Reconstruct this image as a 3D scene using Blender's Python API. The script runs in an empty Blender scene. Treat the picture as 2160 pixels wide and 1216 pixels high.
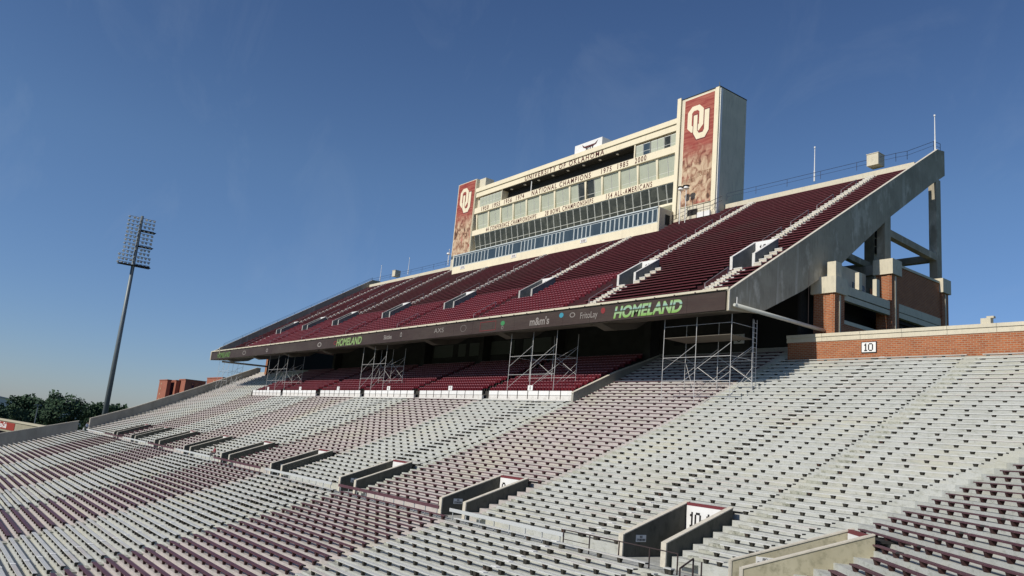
import bpy, bmesh, math, random
from mathutils import Matrix, Vector
random.seed(7)
S = bpy.context.scene
C = S.collection
rad = math.radians

# ------------------------------------------------------------------ camera
cam = bpy.data.cameras.new('camera'); cob = bpy.data.objects.new('camera', cam); C.objects.link(cob)
YAW, PITCH, ROLL = rad(180-36.588), 0.19711, 0.092247
f = Vector((math.cos(YAW)*math.cos(PITCH), math.sin(YAW)*math.cos(PITCH), math.sin(PITCH)))
r = f.cross(Vector((0,0,1))).normalized(); u = r.cross(f)
r2 = math.cos(ROLL)*r + math.sin(ROLL)*u; u2 = -math.sin(ROLL)*r + math.cos(ROLL)*u
cob.matrix_world = Matrix(((r2.x,u2.x,-f.x,0),(r2.y,u2.y,-f.y,0),(r2.z,u2.z,-f.z,0),(0,0,0,1)))
cam.sensor_width = 36; cam.lens = 1653.9/2160*36; cam.clip_end = 6000; cam.clip_start = .1
S.camera = cob

# ------------------------------------------------------------------ light
SUN = Vector((-.045,-1,.74)).normalized()
el = math.asin(SUN.z); az = math.atan2(SUN.x, SUN.y)      # azimuth from +Y clockwise
sun = bpy.data.lights.new('sun','SUN'); sun.energy = 4.2; sun.angle = rad(.5); sun.color = (1,.93,.82)
so = bpy.data.objects.new('sun', sun); C.objects.link(so)
so.rotation_euler = (-SUN).to_track_quat('-Z','Y').to_euler()
W = bpy.data.worlds.new('World'); S.world = W; W.use_nodes = True
nt = W.node_tree; nt.nodes.clear()
wo = nt.nodes.new('ShaderNodeOutputWorld'); bg = nt.nodes.new('ShaderNodeBackground')
sky = nt.nodes.new('ShaderNodeTexSky'); sky.sky_type = 'NISHITA'; sky.sun_disc = False
sky.sun_elevation = el; sky.sun_rotation = az; sky.altitude = 300; sky.air_density = 1.0; sky.dust_density = .2; sky.ozone_density = 3.5
# thin cirrus wisps high in the sky, mapped on the view direction
tc = nt.nodes.new('ShaderNodeTexCoord'); mp = nt.nodes.new('ShaderNodeMapping'); mp.inputs['Scale'].default_value = (2.2,5.5,3.2); mp.inputs['Rotation'].default_value = (.3,.5,.9); mp.inputs['Location'].default_value = (2.3,.7,1.2)
nz = nt.nodes.new('ShaderNodeTexNoise'); nz.inputs['Scale'].default_value = 1.5; nz.inputs['Detail'].default_value = 7; nz.inputs['Roughness'].default_value = .62; nz.inputs['Distortion'].default_value = .6
cr = nt.nodes.new('ShaderNodeValToRGB'); cr.color_ramp.elements[0].position = .54; cr.color_ramp.elements[1].position = .85
cr.color_ramp.elements[1].color = (.11,.11,.11,1); cr.color_ramp.elements[0].color = (0,0,0,1)
mx = nt.nodes.new('ShaderNodeMixRGB'); mx.inputs[2].default_value = (5.5,6.4,7.6,1)
tint = nt.nodes.new('ShaderNodeMixRGB'); tint.blend_type = 'MULTIPLY'; tint.inputs[0].default_value = 1; tint.inputs[2].default_value = (.88,1.0,1.13,1)
L = nt.links.new
sz = nt.nodes.new('ShaderNodeSeparateXYZ'); hr = nt.nodes.new('ShaderNodeMapRange'); hr.inputs[1].default_value = .32; hr.inputs[2].default_value = .0
hz = nt.nodes.new('ShaderNodeMixRGB'); hz.blend_type = 'MULTIPLY'; hz.inputs[2].default_value = (.76,.77,.93,1)
zr = nt.nodes.new('ShaderNodeMapRange'); zr.inputs[1].default_value = .3; zr.inputs[2].default_value = .75
zz_ = nt.nodes.new('ShaderNodeMixRGB'); zz_.blend_type = 'MULTIPLY'; zz_.inputs[2].default_value = (.62,.68,.82,1)
L(tc.outputs['Generated'], sz.inputs[0]); L(sz.outputs[2], hr.inputs[0]); L(hr.outputs[0], hz.inputs[0])
L(tc.outputs['Generated'], mp.inputs['Vector']); L(mp.outputs[0], nz.inputs['Vector']); L(nz.outputs['Fac'], cr.inputs[0])
L(sky.outputs[0], tint.inputs[1]); L(tint.outputs[0], hz.inputs[1]); L(zz_.outputs[0], mx.inputs[1]); L(hz.outputs[0], zz_.inputs[1]); L(sz.outputs[2], zr.inputs[0]); L(zr.outputs[0], zz_.inputs[0]); L(cr.outputs[0], mx.inputs[0]); L(mx.outputs[0], bg.inputs[0]); L(bg.outputs[0], wo.inputs[0])
bg.inputs[1].default_value = .084
S.view_settings.view_transform = 'Standard'; S.view_settings.look = 'None'; S.view_settings.exposure = 0; S.view_settings.gamma = 1
S.view_settings.use_curve_mapping = False

# ------------------------------------------------------------------ materials
MATS = {}
def mat(name, col, rough=.8, metal=0, noise=None, bump=0, spec=.3, emit=None, build=None):
    if name in MATS: return MATS[name]
    m = bpy.data.materials.new(name); m.use_nodes = True; n = m.node_tree; b = n.nodes['Principled BSDF']
    b.inputs['Roughness'].default_value = rough; b.inputs['Metallic'].default_value = metal
    b.inputs['Specular IOR Level'].default_value = spec
    b.inputs['Base Color'].default_value = (*col,1)
    g = n.nodes.new('ShaderNodeNewGeometry')
    if noise:
        # noise: list of (scale, amount, (sx,sy,sz), darkcolor)
        cur = n.nodes.new('ShaderNodeRGB'); cur.outputs[0].default_value = (*col,1); cur = cur.outputs[0]
        for (sc, lo, hi, stretch, c2) in noise:
            mp = n.nodes.new('ShaderNodeMapping'); mp.inputs['Scale'].default_value = stretch
            nz = n.nodes.new('ShaderNodeTexNoise'); nz.inputs['Scale'].default_value = sc; nz.inputs['Detail'].default_value = 6; nz.inputs['Roughness'].default_value = .65
            rp = n.nodes.new('ShaderNodeMapRange'); rp.inputs[1].default_value = lo; rp.inputs[2].default_value = hi; rp.clamp = True
            mxn = n.nodes.new('ShaderNodeMixRGB'); mxn.inputs[2].default_value = (*c2,1)
            n.links.new(g.outputs['Position'], mp.inputs[0]); n.links.new(mp.outputs[0], nz.inputs['Vector'])
            n.links.new(nz.outputs['Fac'], rp.inputs[0]); n.links.new(rp.outputs[0], mxn.inputs[0]); n.links.new(cur, mxn.inputs[1]); cur = mxn.outputs[0]
        n.links.new(cur, b.inputs['Base Color'])
        if bump:
            bp = n.nodes.new('ShaderNodeBump'); bp.inputs['Strength'].default_value = bump; bp.inputs['Distance'].default_value = .03
            n.links.new(nz.outputs['Fac'], bp.inputs['Height']); n.links.new(bp.outputs[0], b.inputs['Normal'])
    if build: build(m, n, b, g)
    MATS[name] = m; return m

I3 = (1,1,1)
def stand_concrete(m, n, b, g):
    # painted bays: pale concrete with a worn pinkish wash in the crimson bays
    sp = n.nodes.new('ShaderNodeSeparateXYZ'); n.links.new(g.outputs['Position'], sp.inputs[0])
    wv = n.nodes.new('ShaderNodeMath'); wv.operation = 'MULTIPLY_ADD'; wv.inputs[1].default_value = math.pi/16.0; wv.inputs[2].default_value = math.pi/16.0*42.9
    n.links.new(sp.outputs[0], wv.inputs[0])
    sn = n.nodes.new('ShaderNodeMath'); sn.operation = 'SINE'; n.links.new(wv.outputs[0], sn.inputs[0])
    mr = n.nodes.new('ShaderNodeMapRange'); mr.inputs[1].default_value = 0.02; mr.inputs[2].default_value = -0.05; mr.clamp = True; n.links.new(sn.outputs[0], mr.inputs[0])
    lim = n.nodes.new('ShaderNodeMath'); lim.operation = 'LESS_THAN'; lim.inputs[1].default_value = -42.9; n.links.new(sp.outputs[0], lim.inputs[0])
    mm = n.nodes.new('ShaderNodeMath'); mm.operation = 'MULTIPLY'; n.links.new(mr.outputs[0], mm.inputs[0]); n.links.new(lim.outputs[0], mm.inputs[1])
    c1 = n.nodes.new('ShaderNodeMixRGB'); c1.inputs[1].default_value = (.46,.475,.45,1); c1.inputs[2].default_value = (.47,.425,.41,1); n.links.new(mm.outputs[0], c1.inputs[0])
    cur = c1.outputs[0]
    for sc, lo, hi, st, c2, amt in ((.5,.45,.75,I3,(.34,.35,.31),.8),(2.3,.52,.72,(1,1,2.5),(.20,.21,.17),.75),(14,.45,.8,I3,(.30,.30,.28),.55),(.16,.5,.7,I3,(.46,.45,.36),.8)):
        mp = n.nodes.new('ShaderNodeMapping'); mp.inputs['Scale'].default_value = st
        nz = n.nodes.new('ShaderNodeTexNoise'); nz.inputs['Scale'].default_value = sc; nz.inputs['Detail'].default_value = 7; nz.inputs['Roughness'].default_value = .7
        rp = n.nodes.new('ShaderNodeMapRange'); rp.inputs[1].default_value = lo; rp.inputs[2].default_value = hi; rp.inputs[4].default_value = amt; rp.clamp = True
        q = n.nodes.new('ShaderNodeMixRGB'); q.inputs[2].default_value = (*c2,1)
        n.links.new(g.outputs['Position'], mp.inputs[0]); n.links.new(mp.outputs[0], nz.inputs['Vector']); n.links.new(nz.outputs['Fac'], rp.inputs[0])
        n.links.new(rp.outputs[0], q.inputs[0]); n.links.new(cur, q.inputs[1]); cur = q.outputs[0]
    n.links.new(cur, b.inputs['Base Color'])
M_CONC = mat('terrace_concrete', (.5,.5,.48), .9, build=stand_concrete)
M_AISLE = mat('aisle_concrete', (.42,.42,.37), .9, noise=[(.6,.4,.7,I3,(.34,.35,.29)),(3,.5,.68,I3,(.17,.18,.135)),(12,.55,.75,I3,(.13,.13,.10))])
M_WALK = mat('walkway_concrete', (.40,.41,.38), .9, noise=[(.7,.4,.7,I3,(.30,.31,.28)),(6,.5,.75,I3,(.2,.2,.18))])
M_WALL = mat('shaded_wall_concrete', (.125,.12,.095), .9, noise=[(.6,.4,.7,(1,1,.4),(.085,.083,.065)),(3,.5,.75,(1,1,.5),(.06,.06,.045))])  # portal walls, shade of their side faces put into the colour
M_CAP = mat('cap_concrete', (.58,.54,.45), .85, noise=[(4,.45,.75,I3,(.42,.39,.32))])
M_ENDW = mat('end_wall_concrete', (.33,.32,.28), .9, noise=[(.5,.4,.7,(1,1,.4),(.24,.23,.2))])
M_RAKER = mat('raker_concrete', (.40,.36,.275), .9, noise=[(.3,.42,.7,(1,1,1),(.28,.25,.19)),(.5,.55,.70,(1,1.2,.6),(.62,.57,.46)),(2.2,.55,.8,(1,1.8,.25),(.22,.20,.155)),(.28,.58,.66,(1,2.6,.15),(.55,.51,.42)),(9,.6,.75,I3,(.24,.22,.17))])
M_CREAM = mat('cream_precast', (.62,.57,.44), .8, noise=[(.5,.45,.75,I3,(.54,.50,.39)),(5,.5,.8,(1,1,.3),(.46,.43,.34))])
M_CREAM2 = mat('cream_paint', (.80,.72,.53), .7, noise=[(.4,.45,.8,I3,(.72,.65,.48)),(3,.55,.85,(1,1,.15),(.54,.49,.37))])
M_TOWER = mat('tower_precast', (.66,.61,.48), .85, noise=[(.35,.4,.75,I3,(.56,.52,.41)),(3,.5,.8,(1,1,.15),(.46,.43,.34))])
def brick(m, n, b, g):
    sp = n.nodes.new('ShaderNodeSeparateXYZ'); n.links.new(g.outputs['Position'], sp.inputs[0])
    ad = n.nodes.new('ShaderNodeMath'); ad.operation = 'ADD'; n.links.new(sp.outputs[0], ad.inputs[0]); n.links.new(sp.outputs[1], ad.inputs[1])
    cb = n.nodes.new('ShaderNodeCombineXYZ'); n.links.new(ad.outputs[0], cb.inputs[0]); n.links.new(sp.outputs[2], cb.inputs[1])
    br = n.nodes.new('ShaderNodeTexBrick'); br.inputs['Scale'].default_value = 1; br.inputs['Brick Width'].default_value = .42; br.inputs['Row Height'].default_value = .16; br.inputs['Mortar Size'].default_value = .022
    br.inputs['Color1'].default_value = (.47,.155,.06,1); br.inputs['Color2'].default_value = (.36,.105,.042,1); br.inputs['Mortar'].default_value = (.42,.30,.20,1)
    n.links.new(cb.outputs[0], br.inputs['Vector'])
    nz = n.nodes.new('ShaderNodeTexNoise'); nz.inputs['Scale'].default_value = 1.2; nz.inputs['Detail'].default_value = 5; n.links.new(g.outputs['Position'], nz.inputs['Vector'])
    mxn = n.nodes.new('ShaderNodeMixRGB'); mxn.blend_type = 'MULTIPLY'; mxn.inputs[0].default_value = .35; n.links.new(br.outputs[0], mxn.inputs[1]); n.links.new(nz.outputs['Fac'], mxn.inputs[2])
    n.links.new(mxn.outputs[0], b.inputs['Base Color'])
    bp = n.nodes.new('ShaderNodeBump'); bp.inputs['Strength'].default_value = .4; bp.inputs['Distance'].default_value = .01; bp.invert = True; n.links.new(br.outputs['Fac'], bp.inputs['Height']); n.links.new(bp.outputs[0], b.inputs['Normal'])
M_BRICK = mat('red_brick', (.35,.11,.05), .9, build=brick)
M_ALU = mat('bench_aluminium', (.60,.605,.58), .5, .15, noise=[(1.1,.4,.75,(.5,1,1),(.50,.51,.49)),(.35,.52,.6,(.3,1,1),(.54,.50,.46)),(9,.5,.8,(.3,1,1),(.40,.41,.39))], spec=.35)
M_MAR = mat('bench_maroon', (.085,.034,.045), .5, 0, noise=[(1.0,.4,.75,(.4,1,1),(.12,.055,.065)),(7,.55,.8,(.4,1,1),(.17,.10,.10))], spec=.4)
M_MARD = mat('deck_bench_maroon', (.115,.026,.034), .6, 0, noise=[(.7,.4,.75,(.3,1,1),(.085,.022,.028)),(4,.55,.8,I3,(.17,.08,.08)),(.06,.5,.62,I3,(.10,.04,.042))], spec=.3)
M_BLK = mat('bracket_grey', (.035,.033,.026), .8, .1, noise=[(1.3,.5,.7,I3,(.09,.08,.065)),(2.9,.6,.64,I3,(.07,.03,.02))])
M_BLKM = mat('bracket_maroon', (.045,.02,.018), .8, 0, noise=[(1.3,.5,.7,I3,(.10,.055,.05))])
M_ENDCAP = mat('bench_end_cap', (.05,.05,.05), .6)
M_DECKC = mat('deck_terrace', (.045,.011,.015), .9, noise=[(.8,.4,.7,I3,(.03,.009,.011))])
M_STAIR = mat('stair_white', (.68,.665,.63), .8, noise=[(2,.5,.8,I3,(.42,.40,.37))])
M_SEAT = mat('chairback_red', (.125,.010,.018), .45, noise=[(.6,.4,.75,I3,(.085,.009,.015)),(.12,.5,.7,I3,(.15,.012,.018))], spec=.4)
M_SEATE = mat('chairback_lit_edge', (.34,.12,.14), .4, spec=.5)  # paler lip: light catching the chair tops is put into this colour
M_STEEL = mat('scaffold_steel', (.60,.59,.57), .5, .2)
M_RAILD = mat('dark_railing', (.05,.035,.035), .6, .2)
M_RAILB = mat('blue_grey_railing', (.04,.05,.09), .5, .3)
M_RAILG = mat('grey_railing', (.30,.26,.27), .5, .4)
M_WHITE = mat('white_paint', (.78,.78,.76), .5, noise=[(1.2,.5,.8,I3,(.68,.68,.65))])
M_BLACK = mat('black_lettering', (.02,.018,.018), .5)
M_CRIM = mat('crimson_lettering', (.09,.014,.012), .5)
M_FRAMEM = mat('maroon_frame', (.16,.035,.04), .5)
M_DARK = mat('shadow_interior', (.025,.025,.024), .9)  # near-black: shade of tunnels and voids put into the colour; also black fittings
M_DARK2 = mat('under_deck_shade_concrete', (.055,.053,.048), .9, noise=[(.5,.4,.7,I3,(.035,.034,.03))])  # concrete darkened so its colour carries the deep shade below the deck
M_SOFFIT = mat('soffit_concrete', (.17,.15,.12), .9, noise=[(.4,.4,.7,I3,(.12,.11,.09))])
M_PANEL = mat('ribbon_board', (.055,.034,.028), .55, noise=[(.10,.4,.7,(1,1,3),(.08,.062,.048)),(6,.4,.8,(.1,1,9),(.026,.018,.017))], spec=.25)
M_MULL = mat('mullion_white', (.72,.73,.67), .5, 0)
M_MULLB = mat('mullion_blue', (.58,.64,.64), .5, .1)
M_SHADE = mat('window_blind', (.43,.46,.37), .8, noise=[(.6,.4,.8,I3,(.36,.39,.31))])
def glassy(name, col, rough=.06):
    return mat(name, col, rough, 0, spec=1.0)
M_GLB = mat('window_glass_blue', (.035,.055,.07), .18, 0, noise=[(.5,.4,.7,(1,1,.3),(.06,.085,.10))], spec=.45)
M_GLD = mat('window_glass_dark', (.045,.048,.038), .15, 0, noise=[(1.1,.4,.7,(1,1,2),(.022,.024,.02)),(.35,.5,.6,I3,(.07,.073,.058))], spec=.35)
M_GRASS = mat('grass', (.05,.09,.03), .9, noise=[(.1,.4,.7,I3,(.07,.08,.04))])
M_FIELD = mat('field_turf', (.04,.10,.03), .9, noise=[(.2,.4,.7,I3,(.05,.12,.035))])
M_ASPH = mat('asphalt', (.06,.06,.06), .9, noise=[(.3,.4,.7,I3,(.09,.085,.08))])
M_DORM = mat('dorm_brick', (.33,.125,.08), .9, noise=[(.3,.4,.7,I3,(.27,.10,.065))])
M_DWIN = mat('dorm_window', (.03,.02,.03), .3)
M_BARK = mat('bark', (.09,.07,.05), .9)
M_SILV = mat('galvanised_pole', (.17,.20,.21), .5, .3, noise=[(.5,.4,.8,I3,(.14,.16,.17))])
M_LAMPB = mat('lamp_housing', (.42,.44,.45), .5, .2)
M_LAMP = mat('lamp_reflector', (.85,.87,.88), .3, .3)
def leafmat(name, c1, c2):
    def bld(m, n, b, g):
        nz = n.nodes.new('ShaderNodeTexNoise'); nz.inputs['Scale'].default_value = .35; nz.inputs['Detail'].default_value = 3
        n.links.new(g.outputs['Position'], nz.inputs['Vector'])
        rp = n.nodes.new('ShaderNodeValToRGB'); rp.color_ramp.elements[0].position=.35; rp.color_ramp.elements[1].position=.68
        rp.color_ramp.elements[0].color=(*c1,1); rp.color_ramp.elements[1].color=(*c2,1)
        n.links.new(nz.outputs['Fac'], rp.inputs[0]); n.links.new(rp.outputs[0], b.inputs['Base Color'])
    return mat(name, c1, .8, build=bld)
M_LEAF = leafmat('leaf_dark', (.018,.042,.022), (.038,.078,.036))
M_LEAF2 = leafmat('leaf_mid', (.02,.045,.025), (.042,.078,.04))
def banner_mat(name, ztop, zsplit, zbot, seed):
    # flat print: crimson field fading into a sepia crowd picture
    def bld(m, n, b, g):
        sp = n.nodes.new('ShaderNodeSeparateXYZ'); n.links.new(g.outputs['Position'], sp.inputs[0])
        def noise(sc, st, det=6, dist=0):
            mp = n.nodes.new('ShaderNodeMapping'); mp.inputs['Scale'].default_value = st; mp.inputs['Location'].default_value = (seed,seed*2,seed)
            z = n.nodes.new('ShaderNodeTexNoise'); z.inputs['Scale'].default_value = sc; z.inputs['Detail'].default_value = det; z.inputs['Distortion'].default_value = dist
            n.links.new(g.outputs['Position'], mp.inputs[0]); n.links.new(mp.outputs[0], z.inputs['Vector']); return z.outputs['Fac']
        streak = noise(1.6, (.25,1,3.2)); crowd = noise(.85,(1.3,1,.85),6,1.2); edge = noise(.9,(1,1,1.5))
        r1 = n.nodes.new('ShaderNodeValToRGB'); r1.color_ramp.elements[0].position=.38; r1.color_ramp.elements[1].position=.72
        r1.color_ramp.elements[0].color=(.27,.045,.035,1); r1.color_ramp.elements[1].color=(.42,.14,.095,1); n.links.new(streak, r1.inputs[0])
        r2 = n.nodes.new('ShaderNodeValToRGB'); e = r2.color_ramp.elements
        e[0].position=.33; e[0].color=(.10,.05,.03,1); e[1].position=.66; e[1].color=(.62,.48,.32,1)
        k = r2.color_ramp.elements.new(.43); k.color=(.33,.18,.11,1); k = r2.color_ramp.elements.new(.52); k.color=(.50,.36,.24,1); n.links.new(crowd, r2.inputs[0])
        mr = n.nodes.new('ShaderNodeMapRange'); mr.inputs[1].default_value = zsplit+1.6; mr.inputs[2].default_value = zsplit-1.6
        ad = n.nodes.new('ShaderNodeMath'); ad.operation='MULTIPLY_ADD'; ad.inputs[1].default_value = 3.2; n.links.new(edge, ad.inputs[0])
        off = n.nodes.new('ShaderNodeMath'); off.operation='ADD'; off.inputs[1].default_value=-1.6; n.links.new(sp.outputs[2], off.inputs[0]); n.links.new(off.outputs[0], ad.inputs[2])
        n.links.new(ad.outputs[0], mr.inputs[0])
        q = n.nodes.new('ShaderNodeMixRGB'); n.links.new(mr.outputs[0], q.inputs[0]); n.links.new(r1.outputs[0], q.inputs[1]); n.links.new(r2.outputs[0], q.inputs[2])
        red = noise(.55,(1,1,.8)); rr = n.nodes.new('ShaderNodeMapRange'); rr.inputs[1].default_value=.55; rr.inputs[2].default_value=.62; rr.inputs[4].default_value=.55; n.links.new(red, rr.inputs[0])
        low = n.nodes.new('ShaderNodeMapRange'); low.inputs[1].default_value = zbot+5; low.inputs[2].default_value = zbot+3; n.links.new(sp.outputs[2], low.inputs[0])
        mu = n.nodes.new('ShaderNodeMath'); mu.operation='MULTIPLY'; n.links.new(rr.outputs[0], mu.inputs[0]); n.links.new(low.outputs[0], mu.inputs[1])
        q2 = n.nodes.new('ShaderNodeMixRGB'); q2.inputs[2].default_value=(.42,.07,.06,1); n.links.new(mu.outputs[0], q2.inputs[0]); n.links.new(q.outputs[0], q2.inputs[1])
        n.links.new(q2.outputs[0], b.inputs['Base Color'])
    return mat(name, (.4,.1,.08), .6, build=bld)
def greenprint(m, n, b, g):
    sp = n.nodes.new('ShaderNodeSeparateXYZ'); n.links.new(g.outputs['Position'], sp.inputs[0])
    rp = n.nodes.new('ShaderNodeValToRGB'); mr = n.nodes.new('ShaderNodeMapRange'); mr.inputs[1].default_value=12.55; mr.inputs[2].default_value=13.75
    e = rp.color_ramp.elements; e[0].position=0; e[0].color=(.20,.38,.08,1); e[1].position=1; e[1].color=(.22,.40,.08,1)
    for p,c in ((.45,(.32,.47,.25,1)),(.52,(.05,.08,.03,1)),(.58,(.05,.08,.03,1)),(.62,(.26,.40,.38,1)),(.8,(.30,.46,.26,1))):
        k = e.new(p); k.color = c
    n.links.new(sp.outputs[2], mr.inputs[0]); n.links.new(mr.outputs[0], rp.inputs[0]); n.links.new(rp.outputs[0], b.inputs['Base Color'])
M_GREEN = mat('green_letter_print', (.3,.5,.1), .5, build=greenprint)
M_GREEND = mat('faded_green_letter', (.10,.19,.045), .5)
M_LOGO = mat('pale_logo_print', (.25,.225,.205), .5)
M_LOGOR = mat('red_logo_print', (.22,.03,.03), .5)
M_LOGOT = mat('teal_logo_print', (.05,.25,.33), .5)
M_LOGOG = mat('green_logo_print', (.05,.22,.08), .5)

# ------------------------------------------------------------------ mesh helpers
class MB:
    def __init__(s): s.v=[]; s.f=[]; s.m=[]; s.mats=[]
    def mi(s, m):
        if m not in s.mats: s.mats.append(m)
        return s.mats.index(m)
    def poly(s, pts, m):
        b=len(s.v); s.v += [tuple(p) for p in pts]; s.f.append(tuple(range(b,b+len(pts)))); s.m.append(s.mi(m)); return s
    def hexa(s, p, m):   # 8 points: bottom 4 ccw, top 4 ccw
        b=len(s.v); s.v += [tuple(q) for q in p]; k=s.mi(m)
        for q in ((3,2,1,0),(4,5,6,7),(0,1,5,4),(1,2,6,5),(2,3,7,6),(3,0,4,7)): s.f.append(tuple(b+i for i in q)); s.m.append(k)
        return s
    def box(s, x0,x1,y0,y1,z0,z1, m):
        return s.hexa([(x0,y0,z0),(x1,y0,z0),(x1,y1,z0),(x0,y1,z0),(x0,y0,z1),(x1,y0,z1),(x1,y1,z1),(x0,y1,z1)], m)
    def prism(s, prof, a, b, m, axis='x'):   # prof in (y,z), extruded a..b along x   (or (x,z) along y, or (x,y) along z)
        def P(q,t): return (t,q[0],q[1]) if axis=='x' else ((q[0],t,q[1]) if axis=='y' else (q[0],q[1],t))
        n=len(prof); base=len(s.v); s.v += [P(q,a) for q in prof]+[P(q,b) for q in prof]; k=s.mi(m)
        s.f.append(tuple(base+i for i in range(n))); s.m.append(k); s.f.append(tuple(base+n+i for i in reversed(range(n)))); s.m.append(k)
        for i in range(n):
            j=(i+1)%n; s.f.append((base+j,base+i,base+n+i,base+n+j)); s.m.append(k)
        return s
    def tube(s, a, b, rr, m, n=6, r2=None):
        a=Vector(a); b=Vector(b); d=(b-a).normalized(); x=d.orthogonal().normalized(); y=d.cross(x); r2=rr if r2 is None else r2
        base=len(s.v); k=s.mi(m)
        for P,R in ((a,rr),(b,r2)):
            for i in range(n):
                t=2*math.pi*i/n; s.v.append(tuple(P+x*(R*math.cos(t))+y*(R*math.sin(t))))
        for i in range(n):
            j=(i+1)%n; s.f.append((base+i,base+j,base+n+j,base+n+i)); s.m.append(k)
        s.f.append(tuple(base+i for i in reversed(range(n)))); s.m.append(k); s.f.append(tuple(base+n+i for i in range(n))); s.m.append(k)
        return s
    def path(s, pts, rr, m, n=6):
        for a,b in zip(pts,pts[1:]): s.tube(a,b,rr,m,n)
        return s
    def mesh(s, name, smooth=False):
        me=bpy.data.meshes.new(name); me.from_pydata(s.v,[],s.f)
        for m in s.mats: me.materials.append(m)
        me.polygons.foreach_set('material_index', s.m)
        bm=bmesh.new(); bm.from_mesh(me); bmesh.ops.recalc_face_normals(bm, faces=bm.faces); bm.to_mesh(me); bm.free()
        if smooth: me.polygons.foreach_set('use_smooth',[True]*len(me.polygons))
        me.update(); return me
    def build(s, name, parent=None, **kw):
        smooth = kw.pop('smooth', False)
        o=bpy.data.objects.new(name, s.mesh(name, smooth)); C.objects.link(o)
        if parent:
            o.parent=parent; o.location = -Vector(parent.get('_base',(0,0,0)))
        for k,v in kw.items(): o[k]=v
        return o
def thing(name, label, cat, loc=(0,0,0), group=None):
    o=bpy.data.objects.new(name,None); C.objects.link(o); o.location=loc; o['_base']=tuple(loc); o['label']=label; o['category']=cat; o.empty_display_size=.3
    if group: o['group']=group
    return o
def inst(name, me, parent, loc, scale=(1,1,1), rz=0, **kw):
    o=bpy.data.objects.new(name, me); C.objects.link(o); o.parent=parent
    o.location=loc; o.scale=scale; o.rotation_euler=(0,0,rz)
    for k,v in kw.items(): o[k]=v
    return o
ORD=['zeroth','first','second','third','fourth','fifth','sixth','seventh','eighth','ninth','tenth','eleventh','twelfth','thirteenth','fourteenth','fifteenth','sixteenth','seventeenth','eighteenth','nineteenth','twentieth','twenty-first','twenty-second','twenty-third','twenty-fourth','twenty-fifth','twenty-sixth','twenty-seventh','twenty-eighth','twenty-ninth','thirtieth','thirty-first','thirty-second','thirty-third','thirty-fourth','thirty-fifth','thirty-sixth','thirty-seventh','thirty-eighth','thirty-ninth','fortieth','forty-first','forty-second','forty-third','forty-fourth','forty-fifth','forty-sixth']

# block lettering, 5x7 grid; diagonals come from small corner cuts
FONT={'A':'01110 10001 10001 11111 10001 10001 11011','B':'11110 01001 01001 01110 01001 01001 11110','C':'01110 10001 10000 10000 10000 10001 01110','D':'11110 01001 01001 01001 01001 01001 11110','E':'11111 01001 01000 01110 01000 01001 11111','F':'11111 01001 01000 01110 01000 01000 11100','H':'11011 10001 10001 11111 10001 10001 11011','I':'111 010 010 010 010 010 111','K':'11011 10010 10100 11000 10100 10010 11011','L':'11100 01000 01000 01000 01000 01001 11111','M':'11011 11011 10101 10101 10001 10001 11011','N':'11011 11001 11001 10101 10011 10011 11011','O':'01110 10001 10001 10001 10001 10001 01110','P':'11110 01001 01001 01110 01000 01000 11100','R':'11110 01001 01001 01110 01010 01001 11101','S':'01111 10001 10000 01110 00001 10001 11110','T':'11111 10101 00100 00100 00100 00100 01110','U':'11011 10001 10001 10001 10001 10001 01110','V':'11011 10001 10001 10001 01010 01010 00100','W':'11011 10001 10001 10101 10101 11011 10001','Y':'11011 10001 01010 00100 00100 00100 01110','X':'11011 10001 01010 00100 01010 10001 11011','G':'01110 10001 10000 10111 10001 10001 01110',
'0':'01110 10001 10001 10001 10001 10001 01110','1':'010 110 010 010 010 010 111','2':'01110 10001 00001 00110 01000 10001 11111','3':'01110 10001 00001 00110 00001 10001 01110','4':'00110 01010 10010 11111 00010 00010 00111','5':'11111 10000 11110 00001 00001 10001 01110','6':'01110 10001 10000 11110 10001 10001 01110','7':'11111 10001 00010 00010 00100 00100 00100','8':'01110 10001 10001 01110 10001 10001 01110','9':'01110 10001 10001 01111 00001 10001 01110','-':'000 000 000 111 000 000 000',' ':'000 000 000 000 000 000 000','&':'01100 10010 01100 01101 10010 10010 01101',"'":'1 1 0 0 0 0 0'}
def textw(s, w): return sum(len(FONT[c].split()[0])+w for c in s)-w
def letters(mb, s, x0, x1, y, z0, z1, m, depth=.06, gap=1, O=None, U=None, fat=.08):
    """letters facing -Y between x0..x1 (or along direction U from O)"""
    n=textw(s,gap); cw=(x1-x0)/n; ch=(z1-z0)/7; x=x0
    for c in s:
        rows=FONT[c].split()
        for r_,row in enumerate(rows):
            i=0
            while i<len(row):
                if row[i]=='1':
                    j=i
                    while j<len(row) and row[j]=='1': j+=1
                    za=z1-(r_+1)*ch-.002*(r_%2); zb=z1-r_*ch
                    xa=x+i*cw-fat*cw; xb=x+j*cw+fat*cw
                    if U is None: mb.box(xa,xb,y-depth-.001*(r_%2),y,za,zb,m)
                    else:
                        p=[]
                        for zz in (za,zb):
                            for (t,d) in ((xa,depth),(xb,depth),(xb,0),(xa,0)):
                                q=O+U*t+Vector((U.y,-U.x,0))*d; p.append((q.x,q.y,zz))
                        mb.hexa(p,m)
                    i=j
                else: i+=1
        x+=(len(rows[0])+gap)*cw
SPC=[0]
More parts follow.
